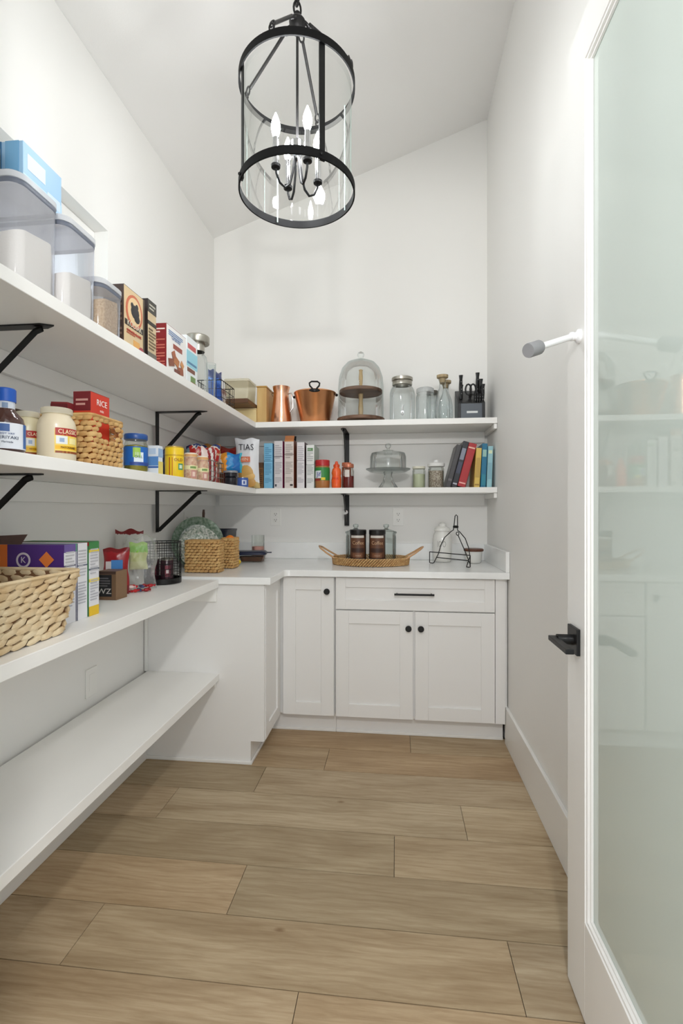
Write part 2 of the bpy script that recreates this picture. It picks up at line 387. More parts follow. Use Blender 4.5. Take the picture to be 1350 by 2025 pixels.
poly = [(XL+.002, 2.296), (-.599, 2.296), (-.599, 2.580)] + [(-.571-.028*math.cos(R(90*i/4)), 2.580+.028*math.sin(R(90*i/4))) for i in range(1, 5)] + [(XR-.002, 2.608), (XR-.002, YB-.002), (XL+.002, YB-.002)]
MB().prism(poly, .877, .912).build('slab', QZ, ct, .003)
MB().box(XL+.022, YB-.022, .9125, XR-.022, YB-.002, 1.020).build('backsplash', QZ, ct, .002)
MB().box(XL+.002, 2.31, .9125, XL+.022, YB-.002, 1.020).build('backsplash', QZ, ct, .002)
MB().box(XR-.022, 2.612, .9125, XR-.002, YB-.002, 1.020).build('backsplash', QZ, ct, .002)

# ------------------------------------------------------------------ shelves
SL0 = .46
def shelf(label, x0, y0, x1, y1, z0, z1, cleats):
    o = thing('wall_shelf', label, 'shelf', (0, 0, 0))
    MB().box(x0, y0, z0, x1, y1, z1).build('board', SHELF, o, .002)
    for c in cleats: MB().box(*c).build('cleat', SHELF, o, .0015)
    return o
S1, S2, S3, S4 = 1.778, 1.372, .900, .437
g = .0006
for nm, zt, th in (('upper', S1, .034), ('middle', S2, .033)):
    zb = zt-th
    shelf('long white %s shelf along the left wall' % nm, XL+.002, SL0, -.855, YB-.002, zb, zt, [(XL+.002, SL0, zb-.072, XL+.020, YB-.02, zb-g)])
    shelf('white %s shelf across the back wall' % nm, -.8545, 2.920, XR-.002, YB-.002, zb, zt,
          [(-1.2, YB-.02, zb-.072, XR-.02, YB-.002, zb-g), (XR-.020, 2.930, zb-.030, XR-.002, YB-.02, zb-g)])
shelf('white worktop-height shelf along the left wall holding baskets', XL+.002, SL0, -.856, 2.295, S3-.038, S3,
      [(XL+.002, SL0, S3-.110, XL+.020, 2.295, S3-.038-g), (XL+.021, 2.297, S3-.11, -.87, 2.3145, S3-.038-g)])
shelf('empty white low shelf along the left wall above the floor', XL+.016, SL0, -.860, 2.3145, S4-.034, S4,
      [(XL+.016, SL0, S4-.084, XL+.034, 2.313, S4-.034-g), (XL+.035, 2.296, S4-.064, -.875, 2.313, S4-.034-g)])
def bracket(label, loc, rz, drop, reach):
    """black steel bracket: wall plate down, flat arm out along +x under the shelf, round brace"""
    o = thing('shelf_bracket', label, 'bracket', loc, rz)
    MB().box(0, -.016, -drop, .004, .016, -.0045).build('wall_plate', BLACK, o, .0008)
    ar = MB().add([(0,-.016,-.004),(reach-.03,-.016,-.004),(reach,0,-.004),(reach-.03,.016,-.004),(0,.016,-.004),(0,-.016,0),(reach-.03,-.016,0),(reach,0,0),(reach-.03,.016,0),(0,.016,0)],
                  [(4,3,2,1,0),(5,6,7,8,9),(0,1,6,5),(1,2,7,6),(2,3,8,7),(3,4,9,8),(4,0,5,9)])
    ar.build('arm', BLACK, o)
    MB().tube([(.004, 0, -drop+.014), (.012, 0, -drop+.012), (reach-.055, 0, -.016), (reach-.035, 0, -.008)], .0042, 8, r2=.010).build('brace', BLACK, o, smooth=True)
    return o
bracket('black bracket under the upper left shelf beside the pickle jar', (XL+.0205, 2.40, S1-.0345), 0, .245, .27)
bracket('black bracket under the middle left shelf above the patterned plates', (XL+.0205, 2.40, S2-.0335), 0, .215, .27)
bracket('black bracket under the upper left shelf at the left picture edge', (XL+.0205, 1.235, S1-.0345), 0, .245, .30)
bracket('black bracket under the middle left shelf at the left picture edge', (XL+.0205, 1.235, S2-.0335), 0, .215, .27)
bracket('black bracket under the worktop-height shelf at the left picture edge', (XL+.0205, 1.05, S3-.0385), 0, .215, .30)
bracket('black bracket under the upper back shelf above the red jam jar', (-.322, YB-.0205, S1-.0345), -90, .26, .25)
b2 = bracket('black bracket with a round white sticker below the middle back shelf', (-.322, YB-.0205, S2-.0335), -90, .205, .25)
st = MB().lathe([(0, 0), (.017, 0), (.017, .001), (0, .001)], 20).build('sticker', mat('white_sticker', (225, 225, 222), .5), b2)
st.matrix_local = Matrix.Translation((.1045, 0, -.1150)) @ Matrix.Rotation(R(54), 4, 'Y') @ Matrix.Translation((0, 0, .0))

# ------------------------------------------------------------------ outlets
PLATE = mat('outlet_white', (238, 237, 233), .35); SLOT = mat('outlet_slot', (60, 58, 55), .6)
def outlet(label, loc, rz, blank=False):
    o = thing('wall_outlet', label, 'outlet', loc, rz)
    MB().box(-.036, -.005, -.058, .036, 0, .058).build('cover_plate', PLATE, o, .002)
    if blank:
        MB().box(-.017, -.0062, -.034, .017, -.005, .034).build('rocker', PLATE, o, .0006); return o
    for z in (-.020, .020):
        r = MB().box(-.0165, -.0072, z-.0145, .0165, -.005, z+.0145).build('receptacle', PLATE, o, .001)
        MB().box(-.008, -.0076, z-.002, -.0055, -.0071, z+.007).box(.0055, -.0076, z-.002, .008, -.0071, z+.007).build('slots', SLOT, r)
        MB().box(-.0025, -.0076, z-.010, .0025, -.0071, z-.0055).build('ground_hole', SLOT, r)
    return o
outlet('white outlet on the back wall below the cereal boxes', (-.810, YB-.0003, 1.190), 0)
outlet('white outlet on the back wall above the glass canisters', (.017, YB-.0003, 1.192), 0)
outlet('blank white outlet cover on the left wall under the worktop-height shelf', (XL+.0003, 1.880, .533), 90, True)
outlet('white outlet half hidden behind the upright enamel plates', (XL+.0003, 2.80, 1.170), 90)

# ------------------------------------------------------------------ lantern pendant
PX, PY, PR = -.330, 1.622, .190
ZB, ZT = 2.302, 2.682
CHROME = mat('polished_chrome', (215, 215, 218), .08, metal=1.)
DARK = mat('dark_bronze', (46, 45, 45), .38, metal=.6)
PG = glass('lantern_glass', (.98, .99, .985), (.80, .87, .85), refl=.5)
pd = thing('pendant_lantern', 'black cylindrical glass lantern pendant hanging on a chain', 'pendant lamp', (PX, PY, ZB))
H = ZT-ZB
camang = math.degrees(math.atan2(-PY, -PX))            # direction to the doorway, used as the zero of the frame
A = lambda az: R(camang+az)
def ring(z0, z1, name):
    MB().lathe([(PR, z0), (PR+.005, z0), (PR+.005, z1), (PR, z1), (PR, z0)], 72).build(name, mat('lantern_black', (11, 11, 12), .65, spec=.2), pd, smooth=True)
ring(0, .026, 'bottom_ring'); ring(H-.026, H, 'top_ring')
for az in (23.5, -70):
    M = Matrix.Rotation(A(az), 4, 'Z')
    MB().at(M).box(PR-.006, -.0095, .0, PR-.001, .0095, H).build('strap', BLACK, pd)
for s in range(2):
    a0 = camang+23.5+(0 if s else -180)+.6
    MB().lathe([(PR-.007, .020), (PR-.007, H-.020)], 40, a0=a0, a1=a0+178.8).build('glass_panel', PG, pd, smooth=True)
for s, az in enumerate((113.5, -156.5)):
    MB().at(Matrix.Rotation(A(az), 4, 'Z')).box(PR-.008, -.002, .004, PR-.006, .002, H-.004).build('glass_edge', mat('green_glass_edge', (190, 215, 208), .15), pd)
hubz = H+.205
MB().lathe([(0, hubz-.035), (.016, hubz-.035), (.026, hubz-.022), (.028, hubz), (.02, hubz+.012), (.009, hubz+.018), (.009, hubz+.032), (0, hubz+.032)], 24).build('hub', DARK, pd, smooth=True)
def link(c, axis, ln, wd, r, up=Vector((0, 0, 1))):
    pts = []
    for i in range(14):
        t = 2*math.pi*i/14; pts.append(c+axis*(wd/2*math.cos(t))+up*(ln/2*math.sin(t)))
    return MB().tube(pts, r, 6, closed=True)
for az in (66.5, -23.5, 156.5, -113.5):
    a = A(az); d_ = Vector((math.cos(a), math.sin(a), 0)); side = Vector((-d_.y, d_.x, 0))
    p0 = d_*.045+Vector((0, 0, hubz-.022)); p1 = d_*(PR-.010)+Vector((0, 0, H+.030))
    dr = (p1-p0).normalized()
    MB().tube([p0, p0.lerp(p1, .5), p1], .0055, 8).build('arm', DARK, pd, smooth=True)
    link(d_*.034+Vector((0, 0, hubz-.018)), side, .030, .018, .003, dr).build('arm_link', DARK, pd, smooth=True)
    link(p1+dr*.010, side, .028, .016, .003, (dr*.6+Vector((0, 0, -.8))).normalized()).build('arm_link', DARK, pd, smooth=True)
    link(d_*(PR+.002)+Vector((0, 0, H+.008)), side, .022, .016, .003).build('ring_loop', DARK, pd, smooth=True)
for az in (-23.5+45, 66.5+45, 156.5+45, -113.5+45):
    a = A(az)
    MB().ball(((PR+.008)*math.cos(a), (PR+.008)*math.sin(a), .012), .005, seg=8, rings=5).build('screw', BLACK, pd, smooth=True)
MB().tube([(0, 0, hubz-.034), (0, 0, .175)], .0045, 10).build('stem', DARK, pd, smooth=True)
MB().lathe([(0, .120), (.010, .122), (.014, .132), (.027, .140), (.027, .172), (.020, .180), (.008, .184), (0, .184)], 24).build('cluster_body', CHROME, pd, smooth=True)
BM = bpy.data.materials.new('glowing_bulb'); BM.use_nodes = True; nb = BM.node_tree.nodes; nb.remove(nb['Principled BSDF'])
em = nb.new('ShaderNodeEmission'); em.inputs[0].default_value = (.97, .985, 1, 1); em.inputs[1].default_value = BULB
BM.node_tree.links.new(em.outputs[0], [n for n in nb if n.type == 'OUTPUT_MATERIAL'][0].inputs[0])
for az in (25, 115, -65, -155):
    a = A(az); rx, ry = .078*math.cos(a), .078*math.sin(a); d_ = Vector((math.cos(a), math.sin(a), 0))
    pts = [d_*.010+Vector((0, 0, .135)), d_*.016+Vector((0, 0, .075)), d_*.028+Vector((0, 0, .028)), d_*.045+Vector((0, 0, .012)), d_*.063+Vector((0, 0, .022)), d_*.076+Vector((0, 0, .050)), d_*.078+Vector((0, 0, .070))]
    MB().tube(pts, .0042, 8).build('curved_arm', BLACK, pd, smooth=True)
    c = MB().lathe([(0, .062), (.015, .066), (.016, .074), (.0095, .078), (0, .078)], 16, (rx, ry, 0)).build('bobeche', BLACK, pd, smooth=True)
    sl = MB().lathe([(0, .0785), (.0095, .0785), (.0095, .165), (0, .165)], 16, (rx, ry, 0)).build('candle_sleeve', CHROME, pd, smooth=True)
    MB().lathe([(0, .166), (.008, .167), (.0125, .182), (.0155, .198), (.0135, .214), (.0075, .232), (.002, .246), (0, .249)], 16, (rx, ry, 0)).build('bulb', BM, pd, smooth=True)
z = hubz+.045; k = 0; top = ZC(PX)-ZB
while z < top-.05:
    link(Vector((0, 0, z)), Vector((math.cos(.6+k*1.57), math.sin(.6+k*1.57), 0)), .052, .026, .0036).build('chain_link', DARK, pd, smooth=True); z += .036; k += 1
cn = MB().lathe([(0, 0), (.065, 0), (.065, -.008), (.05, -.022), (.012, -.030), (.010, -.045), (0, -.045)], 28).build('canopy', DARK, pd, smooth=True)
cn.matrix_local = Matrix.Translation((0, 0, top-.001)) @ Matrix.Rotation(-math.atan(.36), 4, 'Y')

# ------------------------------------------------------------------ builders for the goods on the shelves
GAP = .0004
_c = {}
def P(rgb, rough=.45, metal=0.):
    k = (tuple(rgb), rough, metal)
    if k not in _c: _c[k] = mat('print_%d_%d_%d_%d' % (*rgb, int(rough*100)+int(metal*1000)), rgb, rough, metal)
    return _c[k]
def face_m(face, w, d, h):
    t = {'-y': (0, -d/2, 0), '+x': (w/2, 0, 0), '+z': (0, 0, h), '-x': (-w/2, 0, 0), '+y': (0, d/2, 0)}[face]
    return Matrix.Translation(t) @ FACE[face]
def decorate(o, w, d, h, prints=(), lines=(), texts=(), discs=()):
    e0 = .0006
    for face, u0, v0, u1, v1, rgb in prints:
        W_ = w if face[1] == 'y' or face == '+z' else d; H_ = d if face == '+z' else h; dy = -d/2 if face == '+z' else 0
        MB().at(face_m(face, w, d, h)).box((u0-.5)*W_, dy+v0*H_, 0, (u1-.5)*W_, dy+v1*H_, e0).build('printed_panel', P(rgb), o); e0 += .00018
    for face, u0, v0, u1, v1, n, rgb in lines:
        W_ = w if face[1] == 'y' or face == '+z' else d; m = MB().at(face_m(face, w, d, h)); st = (v1-v0)/n
        for i in range(n):
            e = u1 if i % 3 else u0+(u1-u0)*random.uniform(.55, .95)
            m.box((u0-.5)*W_, (v0+(i+.25)*st)*h, 0, (e-.5)*W_, (v0+(i+.72)*st)*h, e0+.0001)
        m.build('printed_text', P(rgb), o)
    for face, u, v, ru, rv, rgb in discs:
        W_ = w if face[1] == 'y' else d; e0 += .00025
        m = MB().at(face_m(face, w, d, h) @ Matrix.Translation(((u-.5)*W_, v*h, 0))); m.lathe([(0, 0), (1, 0), (1, e0), (0, e0)], 24, sx=ru, sy=rv)
        m.build('printed_badge', P(rgb), o)
    for face, body, u, v, size, rgb, wide in texts:
        W_ = w if face[1] == 'y' else d
        text_flat(body, size, P(rgb), o, face_m(face, w, d, h) @ Matrix.Translation(((u-.5)*W_, v*h, e0+.0003)), wide)
def carton(name, label, cat, x0, x1, y0, y1, z, h, rgb, prints=(), lines=(), texts=(), discs=(), rz=0., group=None, ry=0.):
    w, d = x1-x0, y1-y0
    o = thing(name, label, cat, ((x0+x1)/2, (y0+y1)/2, z+GAP), rz, group, ry=ry)
    MB().box(-w/2, -d/2, 0, w/2, d/2, h).build('carton_body', P(rgb), o, .0012)
    decorate(o, w, d, h, prints, lines, texts, discs)
    return o
def ang_cam(x, y): return math.degrees(math.atan2(-y, -x))
def jar(name, label, cat, x, y, z, prof, body, lid=None, lidm=None, fill=None, fillm=None, bands=(), group=None, seg=28, texts=()):
    """turned vessel: prof/lid/fill are (r, z) outlines; bands = (r, z0, z1, angle0, angle1, rgb) printed sleeves"""
    o = thing(name, label, cat, (x, y, z+GAP), 0, group)
    MB().lathe(prof, seg).build('body', body, o, smooth=True)
    if fill: MB().lathe(fill, seg).build('contents', fillm, o, smooth=True)
    if lid: MB().lathe(lid, seg).build('lid', lidm, o, smooth=True)
    for r, z0, z1, a0, a1, rgb in bands:
        MB().lathe([(r, z0), (r, z1)], max(6, int(abs(a1-a0)/12)), a0=a0, a1=a1).build('label_band', P(rgb), o, smooth=True)
    for body_, size, rgb, r, zz, a, wd in texts: text_round(body_, size, P(rgb), o, r, zz, a, wd)
    return o
def weave_basket(name, label, x0, x1, y0, y1, z, h, rows, stitch, m, inner, rad=.02, flare=.0, holes=(), rim=.005, rz=0., group=None):
    hx, hy = (x1-x0)/2, (y1-y0)/2; o = thing(name, label, 'basket', ((x0+x1)/2, (y0+y1)/2, z+GAP), rz, group)
    rh = h/rows
    def outline(ins, n=5):
        a, b, r = hx-ins, hy-ins, rad; pts = []
        for q, (cx, cy) in enumerate(((1,1),(-1,1),(-1,-1),(1,-1))):
            for i in range(n+1):
                t = math.pi/2*(q+i/n); pts.append(Vector((cx*(a-r)+r*math.cos(t), cy*(b-r)+r*math.sin(t), 0)))
        return pts
    for k in range(rows):
        zz = (k+.62)*rh*.985; fl = flare*(1-(k+.5)/rows); pts = outline(rh*.55+fl); pts.append(pts[0])
        seglen = [(b-a).length for a, b in zip(pts, pts[1:])]; tot = sum(seglen); n = max(8, round(tot/stitch)); mb = MB()
        for i in range(n):
            s = (i+(.5 if k % 2 else 0)+random.uniform(-.12, .12))/n*tot % tot; acc = 0
            for a, b, l in zip(pts, pts[1:], seglen):
                if acc+l >= s: break
                acc += l
            p = a.lerp(b, (s-acc)/l if l else 0); t = (b-a).normalized()
            if any(f(p.x/hx, p.y/hy, zz/h) for f in holes): continue
            nrm = Vector((t.y, -t.x, 0)); up = Vector((0, 0, 1))
            tl = R(random.uniform(6, 20)) * (1 if k % 2 else .7)
            tt = t*math.cos(tl)+up*math.sin(tl); uu = nrm.cross(tt)
            L_ = stitch*random.uniform(.58, .72); r_ = rh*random.uniform(.50, .60); off = random.uniform(-.0008, .0012)
            c_ = p+nrm*off; M = Matrix(((tt.x, nrm.x, uu.x, c_.x), (tt.y, nrm.y, uu.y, c_.y), (tt.z, nrm.z, uu.z, zz), (0, 0, 0, 1)))
            mb.at(M).ball((0, 0, 0), L_, rh*.42, r_, 6, 4)
        mb.build('weave_row', m, o, smooth=True)
    MB().rrect(hx-rh*.9, hy-rh*.9, rad*.8, [(flare, .001), (flare, .003)]).build('base', inner, o)
    if not holes: MB().rrect(hx-rh*.75, hy-rh*.75, rad*.8, [(flare, .003), (0, h-.004)], cap=False).build('inner_wall', inner, o)
    if rim: MB().tube([p+Vector((0, 0, h)) for p in outline(rh*.5)], rim, 6, closed=True).build('rim', m, o, smooth=True)
    return o
def pillow(mb, w, h, t, seed=0, crump=.012, nu=14, nv=18, pinch=.25, puff=2.2):
    """sealed flexible bag in the x-z plane, base at z=0, centred on x"""
    rnd = random.Random(seed); ph = [rnd.uniform(0, 6.28) for _ in range(12)]
    def bumps(u, v, s): return sum(math.sin((3+i*1.7)*u*s+ph[i])*math.cos((2.3+i*1.3)*v+ph[i+5]) for i in range(5))/5
    vs = []; fs = []
    for side in (-1, 1):
        for j in range(nv+1):
            v = -1+2*j/nv
            for i in range(nu+1):
                u = -1+2*i/nu
                prof = max(0, 1-abs(u)**puff)**.6*max(0, 1-abs(v)**4)**.6
                ww = w/2*(1-pinch*.25*(1-abs(v)**2)) if False else w/2*(1-.06*math.cos(v*1.57)+.03*math.sin(v*5+ph[3]))
                y = side*(t/2*prof*(1-.35*(v+1)/2)+.0006)+crump*bumps(u*3, v*3, 1+side*.3)*prof
                x = u*ww+crump*.5*math.sin(v*4+ph[1])*(1-abs(v)); z = (v+1)/2*h+crump*.6*math.sin(u*5+ph[2])*(abs(v)**2)*(1 if v > 0 else 0)
                vs.append((x, y, z))
    k = (nu+1)*(nv+1)
    for s_ in range(2):
        for j in range(nv):
            for i in range(nu):
                a = s_*k+j*(nu+1)+i; q = (a, a+1, a+nu+2, a+nu+1); fs.append(q if s_ == 0 else q[::-1])
    return mb.add(vs, fs)
def printed(name, stops, axis=2, rough=.3, wob=.25, scale=9., metal=0., rot=0.):
    """printed film whose colour zones lie along one axis of the bag, with a wavy border"""
    if name in MATS: return MATS[name]
    m = bpy.data.materials.new(name); m.use_nodes = True; N = m.node_tree.nodes; L = m.node_tree.links; b = N['Principled BSDF']
    tc = N.new('ShaderNodeTexCoord'); sp = N.new('ShaderNodeSeparateXYZ'); L.new(tc.outputs['Generated'], sp.inputs[0])
    no = N.new('ShaderNodeTexNoise'); no.inputs['Scale'].default_value = scale; L.new(tc.outputs['Generated'], no.inputs['Vector'])
    ma = N.new('ShaderNodeMath'); ma.operation = 'MULTIPLY_ADD'; ma.inputs[1].default_value = wob; L.new(no.outputs['Fac'], ma.inputs[0]); L.new(sp.outputs[axis], ma.inputs[2])
    ad = N.new('ShaderNodeMath'); ad.operation = 'SUBTRACT'; ad.inputs[1].default_value = wob*.5; L.new(ma.outputs[0], ad.inputs[0])
    cr = N.new('ShaderNodeValToRGB'); cr.color_ramp.interpolation = 'CONSTANT'; e = cr.color_ramp.elements
    while len(e) < len(stops): e.new(.5)
    for k, (p, c) in zip(e, stops): k.position = p; k.color = (*lin(c), 1)
    L.new(ad.outputs[0], cr.inputs[0]); L.new(cr.outputs[0], b.inputs['Base Color']); b.inputs['Roughness'].default_value = rough; b.inputs['Metallic'].default_value = metal
    MATS[name] = m; return m
def bag(name, label, x, y, z, w, h, t, m, rz=0., rx=0., seed=0, crump=.012, cat='bag', group=None):
    o = thing(name, label, cat, (x, y, z+GAP), rz, group, rx=rx)
    pillow(MB(), w, h, t, seed, crump).build('film', m, o, smooth=True)
    pts = [(i/10*w*.94-w*.47, 0, h-.012) for i in range(11)]
    return o
def wire_basket(name, label, x, y, z, hx, hy, h, nx=6, ny=6, nz=4, r=.0016, m=None, rz=0.):
    o = thing(name, label, 'basket', (x, y, z+GAP), rz); m = m or BLACK
    def loop(zz, ins=0): a, b = hx-ins, hy-ins; return [(-a, -b, zz), (a, -b, zz), (a, b, zz), (-a, b, zz)]
    def rect(zz, rr, nm):
        mb = MB(); l = loop(zz)
        for p, q in zip(l, l[1:]+l[:1]): mb.tube([p, q], rr, 6)
        mb.build(nm, m, o, smooth=True)
    for k in range(nz): rect(.004+(h-.004)*k/(nz-1), r*1.6 if k == nz-1 else r, 'rim_wire' if k == nz-1 else 'wire_band')
    for i in range(nx+1):
        xx = -hx+2*hx*i/nx
        MB().tube([(xx, -hy, h), (xx, -hy, .004), (xx, hy, .004), (xx, hy, h)], r, 5).build('wire_rib', m, o)
    for i in range(1, ny):
        yy = -hy+2*hy*i/ny
        MB().tube([(-hx, yy, h), (-hx, yy, .004), (hx, yy, .004), (hx, yy, h)], r, 5).build('wire_rib', m, o)
    return o

# ------------------------------------------------------------------ upper shelf, left run
PLAS = glass('clear_plastic', (.93, .93, .95), (.74, .76, .82), rough=.08, refl=.55, haze=.16, hazec=(.86, .87, .92))
SEAL = mat('grey_lid_seal', (98, 104, 118), .5); LIDW = glass('frosted_lid_plastic', (.8, .81, .84), (.7, .72, .76), rough=.2, refl=.4, haze=.55, hazec=(.85, .86, .88))
FLOUR = mat('white_flour', (240, 236, 228), .9, bump=.2, bscale=120); SUGAR = mat('pale_sugar', (242, 238, 230), .85, bump=.3, bscale=200)
OATS = mat('rolled_oats', (205, 176, 132), .9, rgb2=(176, 142, 96), scale=180, bump=.6, bscale=160)
def bin_(label, x0, x1, y0, y1, h, fill, fm, grp):
    hx, hy = (x1-x0)/2, (y1-y0)/2; o = thing('food_container', label, 'container', ((x0+x1)/2, (y0+y1)/2, S1+GAP), 0, grp)
    MB().rrect(hx, hy, .03, [(.012, 0), (.004, .004), (.002, .02), (0, h-.03)], 6).build('body', PLAS, o, smooth=True)
    f = MB().rrect(hx-.006, hy-.006, .027, [(.010, .006), (.003, .012), (.001, fill-.02), (.002, fill)], 6)
    f.v = [(x, y, z+(.022*math.sin(x*9+y*14) if z > fill-.001 else 0)) for x, y, z in f.v]; f.build('contents', fm, o, smooth=True)
    MB().rrect(hx+.001, hy+.001, .031, [(.001, h-.030), (0, h-.028), (0, h-.020), (.001, h-.018)], 6, cap=False).build('lid_seal', SEAL, o, smooth=True)
    MB().rrect(hx+.003, hy+.003, .033, [(0, h-.0175), (0, h-.004), (.004, h)], 6).build('lid', LIDW, o, smooth=True)
    return o
g_ = 'airtight food containers on the upper left shelf'
bin_('large clear airtight container half full of flour at the left picture edge', -1.115, -.878, 1.050, 1.198, .262, .125, SUGAR, g_)
bin_('large clear airtight container of flour beside the short oat container', -1.10, -.878, 1.216, 1.364, .258, .105, FLOUR, g_)
bin_('short clear airtight container of tan oats beside the bear box', -1.09, -.878, 1.378, 1.502, .166, .100, OATS, g_)
zt = S1+.2635
carton('tea_box', 'pale blue box lying on top of the large clear containers', 'box', -1.02, -.915, 1.112, 1.252, zt, .112, (150, 190, 222),
       [('+x', 0, .0, 1, .3, (176, 208, 236)), ('+x', .1, .45, .55, .8, (205, 222, 240)), ('+x', .6, .1, .95, .35, (196, 214, 234)), ('-y', 0, 0, .45, 1, (38, 104, 150)), ('-y', .55, 0, .9, 1, (110, 165, 205))])
carton('seasoning_packets', 'grey brown packet bundle on the container at the left picture edge', 'packets', -1.065, -.965, 1.030, 1.100, zt, .085, (150, 144, 134),
       [('-y', .1, .1, .4, .9, (98, 96, 88)), ('+x', .15, .1, .4, .9, (120, 116, 104)), ('+x', .6, .2, .85, .95, (205, 203, 196))])
# pancake mix boxes with a bear badge
o = carton('pancake_mix_box', 'tan pancake mix box with a dark bear badge and red ring', 'box', -.962, -.890, 1.520, 1.651, S1, .207, (214, 190, 150),
       [('-y', 0, 0, 1, 1, (74, 58, 52)), ('+z', 0, 0, 1, 1, (52, 44, 42)), ('+x', .93, 0, 1, 1, (86, 74, 60)), ('+x', .04, .38, .92, .47, (58, 50, 44)), ('+x', .0, .0, .9, .10, (226, 208, 172)), ('+x', .45, .07, .75, .20, (222, 166, 92))],
       [('-y', .1, .1, .9, .8, 9, (130, 108, 92)), ('+x', .12, .25, .8, .33, 2, (176, 88, 62))], [],
       [('+x', .48, .66, .052, .056, (196, 106, 76)), ('+x', .48, .66, .043, .047, (226, 196, 150)), ('+x', .82, .06, .018, .018, (170, 74, 82))])
f = face_m('+x', .072, .131, .207)
MB().at(f @ Matrix.Translation((0, .137, .0026))).ball((0, 0, 0), .027, .024, .0012, 12, 6).ball((-.018, .018, 0), .010, .010, .0011, 8, 4).ball((.012, .022, 0), .010, .010, .0011, 8, 4).ball((.012, -.018, 0), .02, .016, .0011, 8, 4).build('bear_badge', P((42, 40, 42)), o)
text_flat('KODIAK', .026, P((225, 215, 195)), o, f @ Matrix.Translation((-.003, .0875, .0028)), .95)
text_flat('POWER CAKES', .0135, P((178, 62, 50)), o, f @ Matrix.Translation((-.004, .062, .0028)))
carton('pancake_mix_box', 'narrow tan and black box beside the bear badge box', 'box', -1.045, -.890, 1.676, 1.738, S1, .226, (205, 184, 148),
       [('-y', 0, 0, 1, 1, (44, 32, 32)), ('+z', 0, 0, 1, 1, (58, 52, 46)), ('+x', 0, .80, 1, 1, (66, 64, 58)), ('+x', 0, .60, 1, .66, (54, 50, 44)), ('+x', 0, 0, 1, .16, (112, 110, 100))],
       [('+x', .12, .2, .9, .56, 7, (120, 100, 76)), ('+x', .15, .84, .85, .95, 2, (190, 186, 172))])
# granola bars
BROWN = (132, 74, 52)
o = carton('granola_bar_box', 'red and white granola bar box beside the pale blue snack box', 'box', -.975, -.890, 1.821, 2.000, S1, .192, (236, 234, 232),
       [('-y', 0, 0, 1, 1, (134, 32, 36)), ('+z', 0, 0, 1, 1, (150, 60, 58)), ('+x', .32, .58, .78, .68, (150, 72, 58)), ('+x', 0, 0, 1, .05, (196, 160, 130))],
       [('-y', .08, .08, .92, .70, 11, (196, 110, 96)), ('-y', .08, .80, .92, .92, 2, (236, 214, 208)), ('+x', .1, .80, .8, .92, 3, (120, 150, 190))])
f = face_m('+x', .085, .179, .192)
for i, (u, v, w_, h_, a, c) in enumerate(((-.05, .05, .05, .030, 14, BROWN), (-.005, .065, .045, .034, -20, (176, 112, 66)), (.03, .035, .055, .03, 8, (150, 84, 58)), (.0, .02, .05, .028, 3, (112, 58, 44)), (-.03, .085, .03, .03, 30, (160, 92, 60)), (.045, .065, .03, .024, -35, (198, 140, 88)))):
    MB().at(f @ Matrix.Translation((u, v, .0016+i*.0002)) @ Matrix.Rotation(R(a), 4, 'Z')).box(-w_/2, -h_/2, 0, w_/2, h_/2, .0006).build('printed_bar', P(c), o)
text_flat('Granola', .022, P((92, 120, 168)), o, f @ Matrix.Translation((-.01, .150, .0020)), 1.1)
carton('snack_box', 'pale blue and white snack box in front of the steel lidded jar', 'box', -.960, -.900, 2.029, 2.143, S1, .222, (232, 238, 240),
       [('+x', .0, .40, 1, .72, (150, 208, 224)), ('+x', .1, .76, .85, .86, (196, 84, 84)), ('+x', .05, .30, .75, .38, (124, 76, 60)), ('+x', .35, .08, .8, .24, (120, 150, 92)), ('+x', .4, .03, .9, .13, (150, 84, 64)), ('+x', .05, .46, .9, .50, (84, 130, 168))])
jar('storage_jar', 'tall clear jar with a wide brushed steel lid on the upper left shelf', 'jar', -.985, 2.345, S1,
    [(0, .002), (.048, .002), (.05, .012), (.05, .20), (.045, .225), (.033, .24), (.033, .262)], glass('jar_glass', (.95, .97, .97), (.72, .78, .78)),
    [(.036, .250), (.036, .290), (.058, .290), (.060, .294), (.060, .322), (.056, .327), (0, .327)], mat('brushed_steel', (176, 172, 162), .3, metal=1.))
jar('drinking_glass', 'small narrow clear glass between the steel lidded jar and blue bag', 'glass', -.905, 2.322, S1,
    [(0, .002), (.019, .002), (.020, .006), (.024, .182), (.0225, .182), (.0185, .010), (0, .010)], MATS['jar_glass'])
wire_basket('wire_basket', 'dark wire basket holding a blue bag on the upper left shelf', -.968, 2.555, S1, .067, .100, .138, 5, 7, 4, .0016)
bag('snack_bag', 'shiny blue snack bag inside the wire basket on the upper left shelf', -.962, 2.522, S1+.006, .105, .200, .055, printed('blue_bag', [(0, (120, 150, 205)), (.2, (38, 84, 170)), (.62, (58, 116, 205)), (.74, (22, 44, 110))]), 70, 0, 3)
bag('snack_bag', 'pale beige snack packet inside the wire basket on the upper left shelf', -.955, 2.612, S1+.006, .08, .125, .030, printed('beige_bag', [(0, (190, 172, 160)), (.4, (214, 200, 190)), (.7, (160, 120, 110))]), 78, 0, 5)
WDK = mat('walnut_board', (112, 74, 42), .5, rgb2=(86, 54, 30), scale=3, stretch=(1, 8, 8)); WLT = mat('pale_bamboo', (206, 172, 112), .5, rgb2=(190, 150, 90), scale=3, stretch=(8, 8, 1))
o = thing('storage_box', 'cream storage box under the walnut board in the shelf corner', 'box', (-.948, 3.07, S1+GAP))
MB().box(-.082, -.10, 0, .082, .10, .088).build('box_body', mat('cream_card', (226, 204, 150), .5), o, .003)
MB().box(-.084, -.102, .0885, .084, .102, .096).build('lid', mat('cream_card_lid', (232, 214, 166), .5), o, .002)
